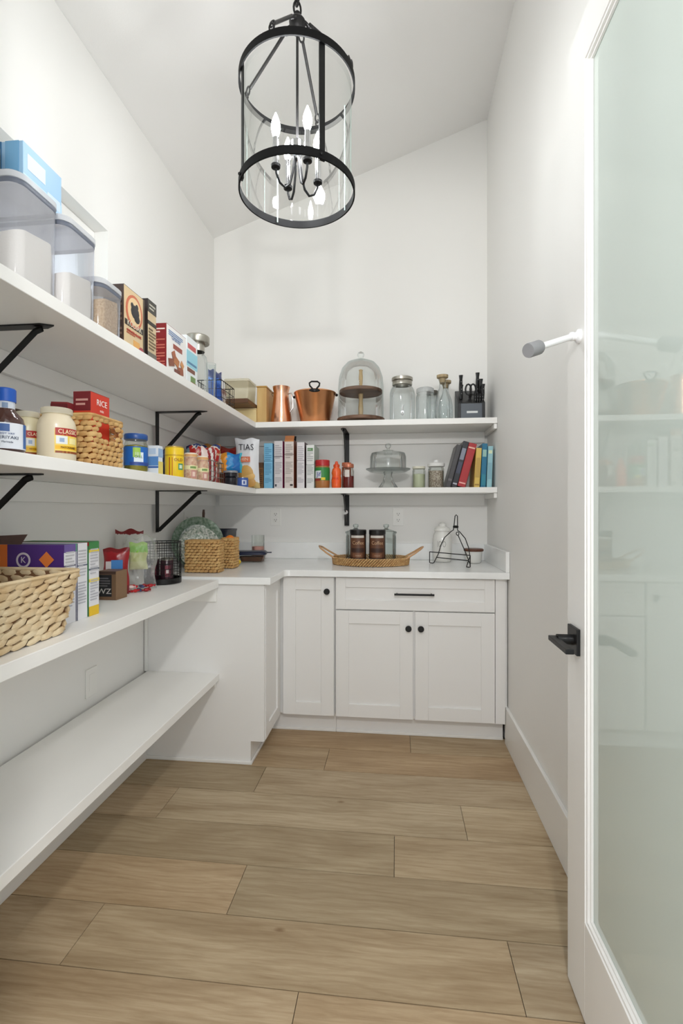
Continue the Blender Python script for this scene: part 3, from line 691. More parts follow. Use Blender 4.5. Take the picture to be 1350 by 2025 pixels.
o = MB().box(-.105, -.165, 0, .095, .150, .026).build('wooden_board', WDK, None, .004, loc=(-.965, 2.975, S1+.0972)); tag(o, 'thick walnut board lying on the cream box in the shelf corner', 'board')
o = thing('plastic_tote', 'clear cream plastic tote standing on the walnut board', 'container', (-.985, 3.03, S1+.1236))
MB().rrect(.078, .085, .012, [(.008, 0), (0, .14)], 4).build('body', glass('cream_plastic', (.93, .91, .82), (.8, .76, .62), rough=.15, refl=.4, haze=.30, hazec=(.86, .80, .62)), o, smooth=True)
MB().rrect(.081, .088, .014, [(0, .1405), (0, .152), (.003, .155)], 4).build('lid', glass('cream_lid', (.9, .89, .82), (.8, .76, .66), rough=.2, refl=.4, haze=.45, hazec=(.9, .86, .72)), o, smooth=True)
o = thing('bamboo_crate', 'golden bamboo box standing left of the copper pitcher', 'box', (-.822, 3.085, S1+GAP))
MB().box(-.043, -.10, 0, .018, .10, .228).build('box_body', WLT, o, .003)
MB().box(-.046, -.103, .2285, .021, .103, .238).build('lid', mat('golden_lid', (176, 136, 66), .4), o, .002)

# ------------------------------------------------------------------ upper shelf, back run
COP = mat('hammered_copper', (238, 182, 150), .24, metal=1., bump=.5, bscale=38); COP2 = mat('polished_copper', (220, 158, 112), .28, metal=1., var=.08, scale=5)
o = thing('copper_pitcher', 'hammered copper pitcher on the upper back shelf', 'pitcher', (-.727, 3.06, S1+GAP))
MB().lathe([(0, .002), (.064, .002), (.066, .008), (.066, .045), (.058, .10), (.051, .165), (.048, .195), (.048, .215), (.054, .236), (.056, .245), (.053, .245), (.046, .215), (.046, .19), (.055, .05), (0, .03)], 40).build('body', COP, o, smooth=True)
MB().tube([(.043, 0, .200), (.066, -.005, .205), (.077, -.006, .165), (.076, -.006, .110), (.058, -.004, .085)], .005, 8).build('handle', mat('silver_handle', (190, 190, 188), .25, metal=1.), o, smooth=True)
MB().tube([(-.048, .0, .212), (-.058, .01, .216), (-.064, .01, .205), (-.055, .0, .190)], .003, 8).build('hinge_loop', MATS['silver_handle'], o, smooth=True)
o = thing('copper_bucket', 'wide copper bucket with black iron handle on the upper back shelf', 'bucket', (-.508, 3.06, S1+GAP))
MB().lathe([(0, .003), (.087, .003), (.089, .006), (.130, .190), (.134, .194), (.134, .200), (.127, .200), (.124, .19), (.085, .012), (0, .012)], 48).build('body', COP2, o, smooth=True)
def handle(a, nm):
    M = Matrix.Rotation(R(a), 4, 'Z')
    h = MB().at(M).ball((.136, 0, .187), .006, .034, .012, 12, 6).build('handle_plate', BLACK, o, smooth=True)
    pts = []
    for x, zz in ((-.010, .182), (-.013, .196), (-.028, .212), (-.031, .228), (-.018, .238), (.018, .238), (.031, .228), (.028, .212), (.013, .196), (.010, .182)): pts.append(Vector((.143, x, zz)))
    MB().at(M).tube(pts, .0052, 8).build(nm, BLACK, o, smooth=True)
handle(-90+8, 'loop_handle')
for a in (-3, 172):
    MB().at(Matrix.Rotation(R(a), 4, 'Z')).ball((.139, 0, .184), .009, .012, .009, 10, 6).build('ring_lug', BLACK, o, smooth=True)
WTR = mat('weathered_wood', (128, 98, 78), .6, rgb2=(92, 66, 50), scale=4, stretch=(1, 9, 9), bump=.2); WPO = mat('pale_wood_post', (186, 160, 116), .6, var=.1, scale=12)
o = thing('tiered_stand', 'two-tier round wooden stand under a tall glass dome', 'stand', (-.219, 3.085, S1+GAP))
MB().lathe([(0, .0), (.10, .0), (.10, .012), (.148, .016), (.150, .020), (.150, .034), (.146, .037), (0, .037)], 48).build('lower_tier', WTR, o, smooth=True)
MB().lathe([(.0, .196), (.134, .196), (.136, .199), (.136, .213), (.133, .216), (0, .216)], 48).build('upper_tier', WTR, o, smooth=True)
MB().lathe([(.0, .0375), (.017, .0375), (.013, .055), (.016, .10), (.012, .15), (.016, .195), (0, .195)], 16).lathe([(0, .2165), (.013, .2165), (.010, .25), (.013, .30), (.010, .335), (.013, .345), (0, .352)], 16).build('post', WPO, o, smooth=True)
o = thing('glass_dome', 'tall clear glass dome with ball knob over the wooden stand', 'dome', (-.219, 3.085, S1+.0385))
MB().lathe([(.143, 0), (.143, .20), (.138, .26), (.120, .315), (.09, .35), (.05, .367), (.018, .371), (.0, .372)], 48).build('bell', CLEAR, o, smooth=True)
MB().lathe([(0, .3725), (.012, .373), (.009, .380), (.019, .392), (.022, .404), (.018, .417), (.007, .424), (0, .425)], 20).build('knob', CLEAR, o, smooth=True)
STEEL = MATS['brushed_steel']
o = jar('drink_dispenser', 'glass drink dispenser jar with spigot and metal lid', 'jar', .041, 3.085, S1,
    [(0, .003), (.070, .003), (.077, .010), (.078, .19), (.072, .215), (.058, .235), (.056, .252)], MATS['jar_glass'],
    [(.058, .240), (.062, .241), (.062, .262), (.058, .268), (.066, .270), (.066, .286), (.060, .290), (0, .290)], STEEL)
MB().tube([(.0, -.078, .055), (0, -.100, .055)], .009, 10).tube([(0, -.098, .055), (0, -.103, .036)], .006, 8).build('spigot', CHROME, o, smooth=True)
MB().tube([(0, -.096, .062), (.004, -.092, .100)], [.004, .005], 8).build('spigot_lever', CHROME, o, smooth=True)
jar('preserve_jar', 'wide ribbed clear glass jar right of the drink dispenser', 'jar', .183, 3.085, S1,
    [(0, .003), (.050, .003), (.055, .009), (.056, .16), (.050, .185), (.047, .19)], MATS['jar_glass'],
    [(.049, .188), (.054, .189), (.054, .214), (.047, .219), (0, .219)], glass('glass_lid', (.86, .88, .87), (.6, .63, .62), haze=.25))
def carafe(label, x, y, h):
    o = jar('glass_carafe', label, 'carafe', x, y, S1, [(0, .003), (.040, .003), (.044, .010), (.044, h*.42), (.036, h*.58), (.019, h*.74), (.018, h*.84), (.026, h*.93)], MATS['jar_glass'],
            [(.0, h*.84), (.016, h*.84), (.018, h*.925), (.034, h*.945), (.035, h), (0, h)], mat('cork_stopper', (170, 150, 116), .7, var=.12, scale=60), group='carafes with cork lids')
carafe('taller glass carafe with cork lid in front of another carafe', .284, 3.03, .282); carafe('shorter glass carafe with cork lid beside the knife block', .314, 3.140, .275)
jar('glass_tumbler', 'clear glass tumbler with dark lid behind the carafes', 'glass', .235, 3.195, S1, [(0, .003), (.032, .003), (.034, .01), (.036, .205)], MATS['jar_glass'], [(.0, .206), (.036, .206), (.036, .226), (0, .226)], mat('dark_lid', (90, 86, 78), .5))
# knife block
BLK = mat('black_block', (26, 27, 30), .4); GRY = mat('slate_grey', (84, 90, 98), .45); KN = mat('black_handle', (14, 14, 15), .35)
o = thing('knife_block', 'black knife block with grey front and black handled knives', 'knife block', (.453, 3.06, S1+GAP))
MB().add([(-.080,-.06,0),(.080,-.06,0),(.080,.10,0),(-.080,.10,0),(-.080,-.06,.105),(.080,-.06,.105),(.080,.10,.215),(-.080,.10,.215)], [(3,2,1,0),(4,5,6,7),(0,1,5,4),(1,2,6,5),(2,3,7,6),(3,0,4,7)]).build('block', BLK, o, .003)
MB().box(-.064, -.074, 0, .060, -.0605, .098).build('front_tray', GRY, o, .002)
MB().box(-.030, -.0752, .040, .034, -.0742, .052).build('badge', P((214, 216, 216)), o)
def knife(x, y, z, ln, r=.0115):
    k = MB().tube([(0, 0, 0), (0, -.05*ln, .4*ln), (0, -.10*ln, .8*ln), (.0, -.13*ln, ln)], [r*.8, r, r*.85, r*1.15], 8, r2=r*1.4).build('knife_handle', KN, o, smooth=True, loc=(x, y, z))
    MB().ball((0, -.06*ln-r*1.3, .35*ln), .0025, .002, .0025, 6, 4).ball((0, -.10*ln-r*1.3, .65*ln), .0025, .002, .0025, 6, 4).build('rivet', CHROME, k)
for x, y, z, ln in ((-.052, .035, .168, .125), (-.055, -.01, .138, .085), (.050, .045, .178, .130), (.066, .02, .158, .105), (.072, -.02, .132, .090), (.040, -.005, .145, .075)): knife(x, y, z, ln)
for x in (.022, .036, .050, .064): knife(x, -.050, .100, .060, .0062)
sc2 = MB()
for dx in (-.012, .016):
    pts = [(dx+.017*math.cos(t*.5236), -.012, .196+.032*math.sin(t*.5236)) for t in range(12)]; sc2.tube(pts, .0055, 7, closed=True)
sc2.tube([(0, .0, .150), (.002, -.012, .172)], .009, 8).build('scissor_handle', KN, o, smooth=True)

# ------------------------------------------------------------------ middle shelf, left run
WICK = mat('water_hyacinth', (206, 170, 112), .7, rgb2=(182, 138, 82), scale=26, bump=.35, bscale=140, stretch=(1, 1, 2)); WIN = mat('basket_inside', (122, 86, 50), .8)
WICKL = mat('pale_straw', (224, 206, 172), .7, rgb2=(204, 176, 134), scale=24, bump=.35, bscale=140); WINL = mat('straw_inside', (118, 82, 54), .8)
SAUCE = mat('dark_sauce', (62, 24, 14), .15, coat=.5)
o = jar('sauce_bottle', 'teriyaki sauce bottle with blue cap at the left picture edge', 'bottle', -.905, 1.046, S2,
    [(0, .001), (.036, .001), (.040, .006), (.040, .066), (.036, .080), (.022, .096), (.0185, .104), (.0185, .120), (0, .120)], SAUCE,
    [(.0, .1185), (.0215, .1185), (.0215, .147), (.019, .150), (0, .150)], mat('blue_cap', (24, 84, 178), .35),
    bands=[(.0405, .007, .066, -100, 30, (226, 230, 238)), (.0408, .010, .066, 8, 30, (58, 104, 170)), (.0192, .100, .119, -130, 30, (206, 212, 222)), (.0411, .046, .063, -65, -38, (62, 96, 156)), (.0196, .103, .115, -70, -35, (120, 140, 170))],
    texts=[('TERIYAKI', .0098, (60, 70, 92), .0412, .032, -44, 1.15), ('SOY VAY', .006, (40, 70, 130), .0412, .041, -44, 1.2), ('Marinade', .006, (60, 70, 92), .0412, .022, -44, 1.)])
MAYO = mat('mayonnaise', (218, 205, 178), .35, coat=.4); CREAM = mat('cream_lid', (226, 216, 178), .4)
def mayo(label, x, y, r, h, seg, a, bm):
    k = r/.047; rr = r+.0006
    o = jar('mayonnaise_jar', label, 'jar', x, y, S2, [(0, .001), (r*.94, .001), (r, .006), (r, h*.66), (r*.93, h*.76), (r*.74, h*.85), (r*.72, h*.90), (0, h*.90)], bm,
            [(0, h*.885), (r*.80, h*.885), (r*.82, h*.90), (r*.82, h*.985), (r*.78, h), (0, h)], CREAM,
            bands=[(rr, h*.13, h*.58, a-42, a+42, (236, 206, 96)), (rr+.0003, h*.46, h*.60, a-40, a+42, (168, 44, 38)), (rr+.0003, h*.20, h*.27, a-40, a+42, (232, 178, 20)), (rr+.0003, h*.30, h*.45, a-38, a-4, (224, 226, 226)), (rr+.0006, h*.335, h*.41, a-28, a-14, (150, 170, 200)), (rr+.0004, h*.31, h*.42, a+2, a+30, (240, 226, 160)), (rr+.0003, h*.13, h*.17, a-40, a+42, (140, 70, 30))],
            texts=[('CLASSIC', .0160*k, (244, 226, 190), rr+.0008, h*.53, a, .92), ('MAYONNAISE', .0075*k, (90, 60, 20), rr+.0008, h*.235, a, .9)], group='mayonnaise jars on the middle left shelf')
mayo('half emptied mayonnaise jar between the sauce bottle and the fuller jar', -1.004, 1.239, .0348, .135, 24, -22, mat('mayo_thin', (212, 202, 168), .3, coat=.5))
mayo('large full mayonnaise jar beside the woven basket', -.917, 1.236, .047, .142, 28, -18, MAYO)
carton('flat_carton', 'dark brown flat carton behind the mayonnaise jars', 'box', -1.22, -1.108, 1.30, 1.47, S2, .165, (76, 58, 46), [('+z', 0, 0, 1, 1, (196, 190, 184)), ('-y', 0, .86, 1, 1, (190, 184, 178)), ('+x', 0, .2, 1, .7, (104, 82, 62))])
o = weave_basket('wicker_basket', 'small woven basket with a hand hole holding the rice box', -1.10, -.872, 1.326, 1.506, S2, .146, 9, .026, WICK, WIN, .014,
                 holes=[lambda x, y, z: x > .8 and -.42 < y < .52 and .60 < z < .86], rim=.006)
carton('rice_box', 'red rice box standing in the small woven basket', 'box', -.978, -.922, 1.392, 1.490, S2+.006, .222, (206, 58, 38),
       [('-y', 0, .0, 1, .72, (196, 104, 40)), ('-y', 0, .74, 1, 1, (112, 28, 34)), ('+x', 0, 0, .8, .30, (222, 120, 30)), ('+z', 0, 0, 1, 1, (150, 36, 34))], [('-y', .15, .8, .85, .92, 2, (200, 150, 140))],
       [('+x', 'RICE', .56, .875, .027, (244, 238, 232), 1.0), ('+x', 'mix', .56, .77, .014, (244, 220, 210), 1.0)])
carton('pasta_box', 'dark red carton tilted behind the rice box in the woven basket', 'box', -1.040, -.985, 1.362, 1.445, S2+.006, .186, (122, 34, 38),
       [('-y', 0, .84, 1, .97, (96, 24, 30)), ('-y', .05, .72, .6, .84, (206, 196, 190)), ('-y', .4, .55, 1, .72, (222, 198, 176)), ('+x', 0, .7, 1, .8, (180, 120, 110))], ry=3)
GLJ = glass('food_jar_glass', (.93, .95, .93), (.7, .75, .72), refl=.6)
PICK = mat('pickles', (110, 112, 30), .4, rgb2=(160, 146, 48), scale=34)
o = jar('pickle_jar', 'pickle jar with blue lid and blue green label', 'jar', -.915, 1.640, S2, [(0, .001), (.036, .001), (.040, .007), (.040, .094), (.035, .106), (.035, .114)], GLJ,
    [(0, .1145), (.0385, .1145), (.0395, .118), (.0395, .130), (.037, .134), (0, .134)], mat('blue_lid', (30, 74, 140), .35), [(0, .003), (.035, .003), (.0385, .008), (.0385, .092), (0, .100)], PICK,
    bands=[(.0405, .022, .088, -150, 60, (28, 96, 176)), (.0409, .050, .084, -75, -40, (150, 190, 60)), (.0409, .030, .068, -70, -25, (214, 226, 236)), (.0412, .024, .034, -90, 30, (36, 66, 140))], texts=[('DILL', .013, (40, 90, 60), .0416, .052, -48, 1.0)])
carton('drink_carton', 'small white and blue carton beside the pickle jar', 'carton', -.926, -.880, 1.735, 1.770, S2, .108, (226, 232, 240),
       [('-y', 0, .30, 1, .62, (90, 140, 200)), ('-y', .0, .22, 1, .28, (50, 96, 170)), ('+x', 0, .0, 1, .45, (226, 206, 110)), ('+x', 0, .6, 1, .9, (150, 180, 215)), ('-y', .2, .70, .8, .90, (188, 208, 232))])
jar('spice_bottle', 'dark navy bottle behind the yellow tin', 'bottle', -.968, 1.968, S2, [(0, .001), (.019, .001), (.020, .005), (.020, .085), (.012, .10), (0, .10)], mat('navy_glass', (26, 34, 64), .2, coat=.5), [(0, .1005), (.013, .1005), (.013, .118), (0, .118)], mat('navy_cap', (34, 44, 80), .4))
YEL = mat('yellow_tin', (232, 196, 26), .35)
jar('spice_tin', 'yellow cylindrical seasoning tin with red lettering', 'tin', -.905, 1.922, S2, [(0, .001), (.036, .001), (.0375, .003), (.0375, .118), (.036, .121), (0, .121)], YEL, [(0, .1215), (.0365, .1215), (.0365, .126), (.034, .127), (0, .127)], mat('tan_tin_lid', (176, 150, 84), .4, metal=.5),
    bands=[(.038, .086, .092, -170, 40, (200, 160, 20)), (.0381, .004, .080, -98, -92, (170, 60, 30)), (.0381, .004, .080, -80, -76, (190, 80, 30)), (.0382, .030, .056, -42, -8, (74, 140, 100)), (.0384, .036, .050, -35, -15, (206, 222, 200))],
    texts=[('OLD', .017, (120, 40, 30), .0386, .070, -40, 1.1)])
for i, (yy, lb) in enumerate(((2.075, 'small bean jar with pink speckled label beside the yellow tin'), (2.205, 'small bean jar with pink speckled label beside the striped snack bag'))):
    jar('bean_jar', lb, 'jar', -.902, yy, S2, [(0, .001), (.028, .001), (.030, .004), (.030, .078), (.026, .090), (.026, .098), (0, .098)], mat('bean_jar_body', (216, 190, 160), .4, rgb2=(190, 140, 116), scale=70),
        [(0, .0985), (.0275, .0985), (.0275, .115), (.025, .118), (0, .118)], mat('cream_jar_lid', (232, 220, 206), .4),
        bands=[(.0304, .044, .062, -170, 70, (232, 226, 176)), (.0307, .048, .058, -70, -20, (120, 150, 84)), (.0304, .008, .040, -62, -18, (196, 140, 132)), (.0307, .014, .034, -52, -28, (226, 200, 186)), (.028, .100, .112, -170, 70, (216, 166, 110))], group='bean jars on the middle left shelf')
# chips and their wire basket
wire_basket('wire_basket', 'wire basket holding a red striped bag on the middle left shelf', -.958, 2.362, S2, .066, .098, .108, 5, 7, 5, .0014, mat('steel_wire', (120, 112, 104), .35, metal=.8))
bag('snack_bag', 'red and white striped snack bag in the middle shelf wire basket', -.945, 2.395, S2+.006, .100, .175, .055, printed('red_white_bag', [(0, (226, 206, 200)), (.30, (150, 34, 38)), (.46, (226, 220, 216)), (.62, (160, 38, 40)), (.8, (232, 226, 220))], axis=0, wob=.2), 62, 0, 11)
bag('chip_bag', 'red and orange chip bag behind the wire basket and bean jars', -1.070, 2.640, S2, .17, .225, .080, printed('red_orange_bag', [(0, (196, 52, 40)), (.40, (226, 150, 96)), (.52, (190, 38, 34)), (.70, (228, 190, 150)), (.76, (196, 44, 36)), (.90, (230, 224, 216)), (.95, (40, 60, 120))], wob=.4, scale=5), 28, 10, 12, .02)
bag('chip_bag', 'navy blue bag behind the red and orange chip bag', -1.165, 2.760, S2, .12, .245, .06, printed('navy_bag', [(0, (22, 34, 88)), (.8, (150, 180, 190)), (.9, (26, 40, 100))], wob=.2), 20, -4, 13, .012)
bag('chip_bag', 'maroon snack bag in the corner behind the bright blue bag', -1.085, 3.060, S2, .22, .275, .09, printed('maroon_bag', [(0, (150, 84, 56)), (.45, (132, 26, 30)), (.72, (150, 32, 34)), (.86, (170, 70, 60))], wob=.3, scale=6), 10, -3, 14, .016)
bag('chip_bag', 'gold snack bag sticking up between the corner bags', -1.110, 2.870, S2, .10, .265, .05, printed('gold_bag', [(0, (190, 150, 80)), (.5, (216, 190, 120)), (.85, (170, 120, 60))], wob=.3), 14, 0, 15, .010)
o = thing('snack_bag', 'bright blue bag tipped over the black tub', 'bag', (-.950, 2.735, S2+.083), 24, rx=-8)
pillow(MB(), .135, .115, .07, 16, .010).build('film', printed('bright_blue_bag', [(0, (232, 226, 214)), (.12, (226, 150, 50)), (.34, (38, 136, 200)), (.62, (26, 106, 180)), (.88, (60, 170, 190))], axis=0, wob=.25, scale=6), o, smooth=True)
jar('dip_tub', 'stacked black tub under the bright blue bag', 'tub', -.903, 2.605, S2, [(0, .001), (.034, .001), (.036, .004), (.038, .040), (.034, .044), (.032, .046), (.036, .050), (.037, .070), (0, .070)], mat('black_tub', (26, 26, 34), .25), [(0, .0705), (.038, .0705), (.038, .080), (.035, .082), (0, .082)], mat('grey_tub_lid', (140, 142, 148), .3))
jar('small_can', 'small blue and white can at the shelf corner', 'can', -.892, 2.782, S2, [(0, .001), (.032, .001), (.033, .003), (.033, .050), (.031, .053), (0, .053)], mat('can_blue', (64, 96, 170), .35), [(0, .0535), (.032, .0535), (.032, .056), (0, .0555)], STEEL,
    bands=[(.0334, .012, .040, -80, -30, (206, 214, 230)), (.0337, .018, .034, -66, -48, (60, 84, 160))])
o = bag('chip_bag', 'white tortilla chip bag with chip picture in the shelf corner', -.898, 2.905, S2, .150, .300, .075, printed('white_bag', [(0, (206, 180, 120)), (.10, (228, 228, 230)), (.12, (226, 228, 232))], wob=.15), 4, 4, 17, .009)
def on_bag(M_, mesh_fn): pass
f = Matrix.Translation((0, -.046, 0)) @ FACE['-y']
for u, v, ru, rv, c in ((.0, .085, .046, .055, (206, 160, 84)), (.006, .072, .05, .03, (222, 178, 104)), (.02, .035, .04, .03, (196, 146, 72))):
    MB().at(f @ Matrix.Translation((u, v, 0))).ball((0, 0, 0), ru, rv, .006, 14, 6).build('printed_chip', P(c), o, smooth=True)
MB().at(f).box(-.060, .158, -.003, .026, .190, .0015).build('printed_panel', P((222, 120, 84)), o)
text_flat('THIN', .026, P((240, 220, 200)), o, f @ Matrix.Translation((-.017, .174, .002)), 1.1)
text_flat('TIAS', .052, P((34, 34, 46)), o, f @ Matrix.Translation((.002, .245, -.008)), .9)
carton('cracker_box', 'narrow brown box edge between the chip bag and pale blue box', 'box', -.862, -.828, 3.0, 3.18, S2, .165, (132, 92, 50), [('-y', 0, .8, 1, 1, (96, 66, 40))], [('-y', .15, .1, .85, .75, 9, (80, 52, 30))])
# ------------------------------------------------------------------ middle shelf, back run
def cereal(label, x0, x1, h, rgb, side, top, ink, extra=(), d=.19, y=2.975):
    return carton('cereal_box', label, 'cereal box', x0, x1, y, y+d, S2, h, rgb, [('+x', 0, 0, 1, 1, side), ('+z', 0, 0, 1, 1, top), *extra],
                  [('-y', .12, .62, .88, .92, 7, ink), ('-y', .12, .30, .88, .56, 8, ink), ('-y', .12, .12, .88, .24, 4, ink)], group='cereal boxes on the middle back shelf')
cereal('pale blue cereal box at the left end of the cereal row', -.817, -.762, .282, (126, 188, 220), (80, 140, 180), (60, 104, 140), (86, 146, 184), [('-y', 0, .60, 1, .61, (40, 90, 130))])
cereal('pale grey cereal box with magenta side', -.752, -.698, .296, (214, 210, 212), (150, 40, 90), (40, 36, 40), (170, 166, 170), [('-y', 0, .66, 1, .67, (90, 84, 90)), ('-y', .1, .04, .3, .09, (70, 70, 76))])
o = cereal('tallest cereal box with an open brown flap', -.686, -.628, .300, (216, 206, 200), (140, 70, 40), (150, 92, 50), (172, 162, 156), [('-y', 0, .70, 1, .71, (110, 90, 80)), ('-y', 0, .97, 1, 1, (196, 130, 70)), ('-y', .6, .05, .9, .09, (70, 60, 56))])
MB().add([(-.029,-.09,.301),(.029,-.09,.301),(.033,-.088,.328),(-.025,-.088,.328),(-.029,-.088,.301),(.029,-.088,.301),(.033,-.086,.328),(-.025,-.086,.328)], [(0,1,2,3),(7,6,5,4),(0,4,5,1),(1,5,6,2),(2,6,7,3),(3,7,4,0)]).build('open_flap', P((176, 108, 56)), o)
MB().add([(-.025,-.02,.301),(.029,-.02,.301),(.02,.03,.342),(-.015,.03,.342),(-.025,-.018,.301),(.029,-.018,.301),(.02,.032,.342),(-.015,.032,.342)], [(0,1,2,3),(7,6,5,4),(0,4,5,1),(1,5,6,2),(2,6,7,3),(3,7,4,0)]).build('liner_bag', P((38, 34, 34)), o)
cereal('white cereal box with dark maroon side', -.608, -.560, .286, (222, 218, 220), (70, 32, 40), (60, 40, 44), (176, 172, 178), [('-y', 0, .60, 1, .61, (120, 114, 120))])
cereal('white cereal box with green leaf mark leaning at the row end', -.549, -.500, .268, (222, 222, 220), (180, 200, 186), (200, 206, 200), (168, 172, 170), [('-y', .15, .86, .85, .93, (92, 140, 84)), ('-y', 0, .54, 1, .55, (120, 124, 120))])
PB = mat('peanut_butter', (170, 112, 60), .35)
jar('peanut_butter_jar', 'peanut butter jar with red lid and green label', 'jar', -.452, 3.005, S2, [(0, .001), (.040, .001), (.044, .008), (.046, .04), (.046, .125), (.043, .138), (0, .138)], PB, [(0, .1385), (.045, .1385), (.045, .172), (.043, .175), (0, .175)], mat('red_lid', (176, 32, 36), .35),
    bands=[(.0466, .048, .128, -170, -10, (48, 132, 62)), (.0469, .062, .108, -150, -92, (222, 226, 230)), (.0470, .046, .060, -160, -100, (150, 44, 40)), (.0470, .050, .066, -92, -60, (232, 206, 40))], texts=[('Jif', .040, (30, 60, 150), .0474, .085, -112, 1.)])
HON = mat('orange_plastic', (236, 96, 36), .3, coat=.4)
o = jar('honey_bottle', 'orange squeeze bottle beside the peanut butter', 'bottle', -.363, 2.995, S2, [(0, .001), (.026, .001), (.030, .01), (.031, .05), (.027, .075), (.031, .095), (.026, .118), (.018, .126), (.018, .132), (0, .132)], HON, [(0, .1325), (.020, .1325), (.020, .145), (.012, .150), (.007, .166), (0, .168)], mat('orange_cap', (222, 84, 40), .35),
    bands=[(.0316, .030, .074, -140, -50, (240, 90, 30))], texts=[('Hot', .026, (200, 40, 24), .0322, .06, -98, 1.)])
jar('jam_jar', 'dark red jam jar with white label below the black bracket', 'jar', -.289, 2.998, S2, [(0, .001), (.032, .001), (.034, .005), (.034, .105), (.029, .118), (.029, .126)], GLJ, [(0, .1265), (.032, .1265), (.033, .130), (.033, .146), (.030, .150), (0, .150)], mat('copper_lid', (196, 120, 92), .35, metal=.4), [(0, .003), (.031, .003), (.0325, .006), (.0325, .075), (0, .078)], mat('red_jam', (118, 20, 16), .2, coat=.6),
    bands=[(.0345, .068, .112, -125, -75, (216, 208, 200))])
jar('jam_jar', 'orange lidded jar tucked behind the dark red jam jar', 'jar', -.312, 3.110, S2, [(0, .001), (.028, .001), (.030, .005), (.030, .14), (0, .145)], mat('amber_glass', (150, 70, 30), .2, coat=.5), [(0, .1455), (.030, .1455), (.030, .168), (0, .170)], mat('orange_lid', (206, 110, 70), .4))
# cake stand
o = thing('cake_stand', 'footed clear glass cake stand with plate rim', 'cake stand', (-.047, 3.075, S2+GAP))
CG = glass('pressed_glass', (.95, .965, .96), (.55, .61, .60), refl=.8)
MB().lathe([(0, .002), (.062, .002), (.060, .010), (.034, .045), (.024, .085), (.030, .103), (0, .103)], 36).build('foot', CG, o, smooth=True)
MB().lathe([(0, .1035), (.11, .1035), (.138, .118), (.140, .124), (.128, .122), (.10, .112), (0, .112)], 48).build('plate', CG, o, smooth=True)
o = thing('cake_dome', 'clear glass cake cover with ball knob on the cake stand', 'dome', (-.047, 3.075, S2+.1245))
MB().lathe([(.112, 0), (.112, .075), (.104, .098), (.07, .106), (.038, .110), (.034, .116), (0, .117)], 48).build('cover', CG, o, smooth=True)
MB().lathe([(0, .1175), (.010, .118), (.008, .126), (.017, .136), (.019, .146), (.014, .157), (0, .162)], 20).build('knob', CG, o, smooth=True)
jar('glass_jar', 'short clear jar of pale green contents with white lid', 'jar', .142, 3.03, S2, [(0, .002), (.036, .002), (.039, .007), (.040, .105), (.037, .112), (.037, .118)], GLJ, [(0, .1185), (.039, .1185), (.039, .132), (0, .134)], mat('ivory_lid', (214, 212, 196), .4), [(0, .004), (.035, .004), (.036, .085), (0, .090)], mat('pale_green_fill', (196, 200, 172), .6))
jar('glass_jar', 'clear canister of speckled grains with white knobbed lid', 'jar', .246, 3.03, S2, [(0, .002), (.044, .002), (.047, .008), (.048, .115), (.044, .124), (.044, .130)], GLJ, [(0, .1305), (.050, .1305), (.052, .134), (.052, .148), (.044, .154), (.016, .158), (.016, .170), (0, .172)], mat('white_ceramic_lid', (228, 228, 226), .3), [(0, .004), (.043, .004), (.0445, .012), (.0445, .104), (0, .108)], mat('speckled_grain', (206, 196, 182), .8, rgb2=(120, 100, 84), scale=150, bump=.5, bscale=120))
# cookbooks
PAPER = mat('book_pages', (224, 216, 200), .8)
def book(label, x, w_, h, rgb, tilt, d=.19, y=2.985, ink=(220, 215, 200), marks=()):
    o = thing('cookbook', label, 'book', (x, y, S2+GAP), 0, 'cookbooks leaning on the right wall', ry=tilt)
    m = MB().box(-w_, 0, 0, -w_+.003, d, h).box(-.003, 0, 0, 0, d, h).box(-w_+.003, 0, 0, -.003, .003, h)
    m.build('cover', P(rgb, .35), o, .0008)
    MB().box(-w_+.0032, .0032, .004, -.0032, d-.005, h-.004).build('pages', PAPER, o)
    for z0, z1, c in marks: MB().box(-w_+.004, -.0006, h*z0, -.004, 0, h*z1).build('spine_print', P(c), o)
    return o
book('charcoal grey cookbook leaning at the left end of the books', .327, .030, .262, (52, 50, 52), 15, marks=[(.15, .2, (90, 88, 90))])
book('black cookbook with white spine lettering leaning against the red one', .363, .032, .282, (20, 22, 32), 15, marks=[(.06, .09, (180, 180, 190)), (.30, .55, (60, 64, 84)), (.6, .85, (130, 134, 150))])
book('thick red cookbook leaning against the yellow one', .413, .046, .268, (168, 28, 34), 15, marks=[(.07, .10, (232, 170, 160)), (.88, .91, (232, 190, 170))])
book('yellow cookbook with worn spine', .497, .032, .236, (216, 184, 92), 3.3, marks=[(.25, .75, (190, 156, 76)), (.05, .09, (160, 124, 50))])
book('teal cookbook between the yellow and pale blue books', .533, .030, .262, (30, 112, 146), 2.5, marks=[(.7, .86, (150, 190, 180)), (.05, .3, (40, 130, 150))])
book('pale blue cookbook at the right end against the wall', .568, .029, .246, (150, 196, 204), 2., marks=[(.82, .90, (214, 226, 190)), (.2, .6, (130, 176, 190))])

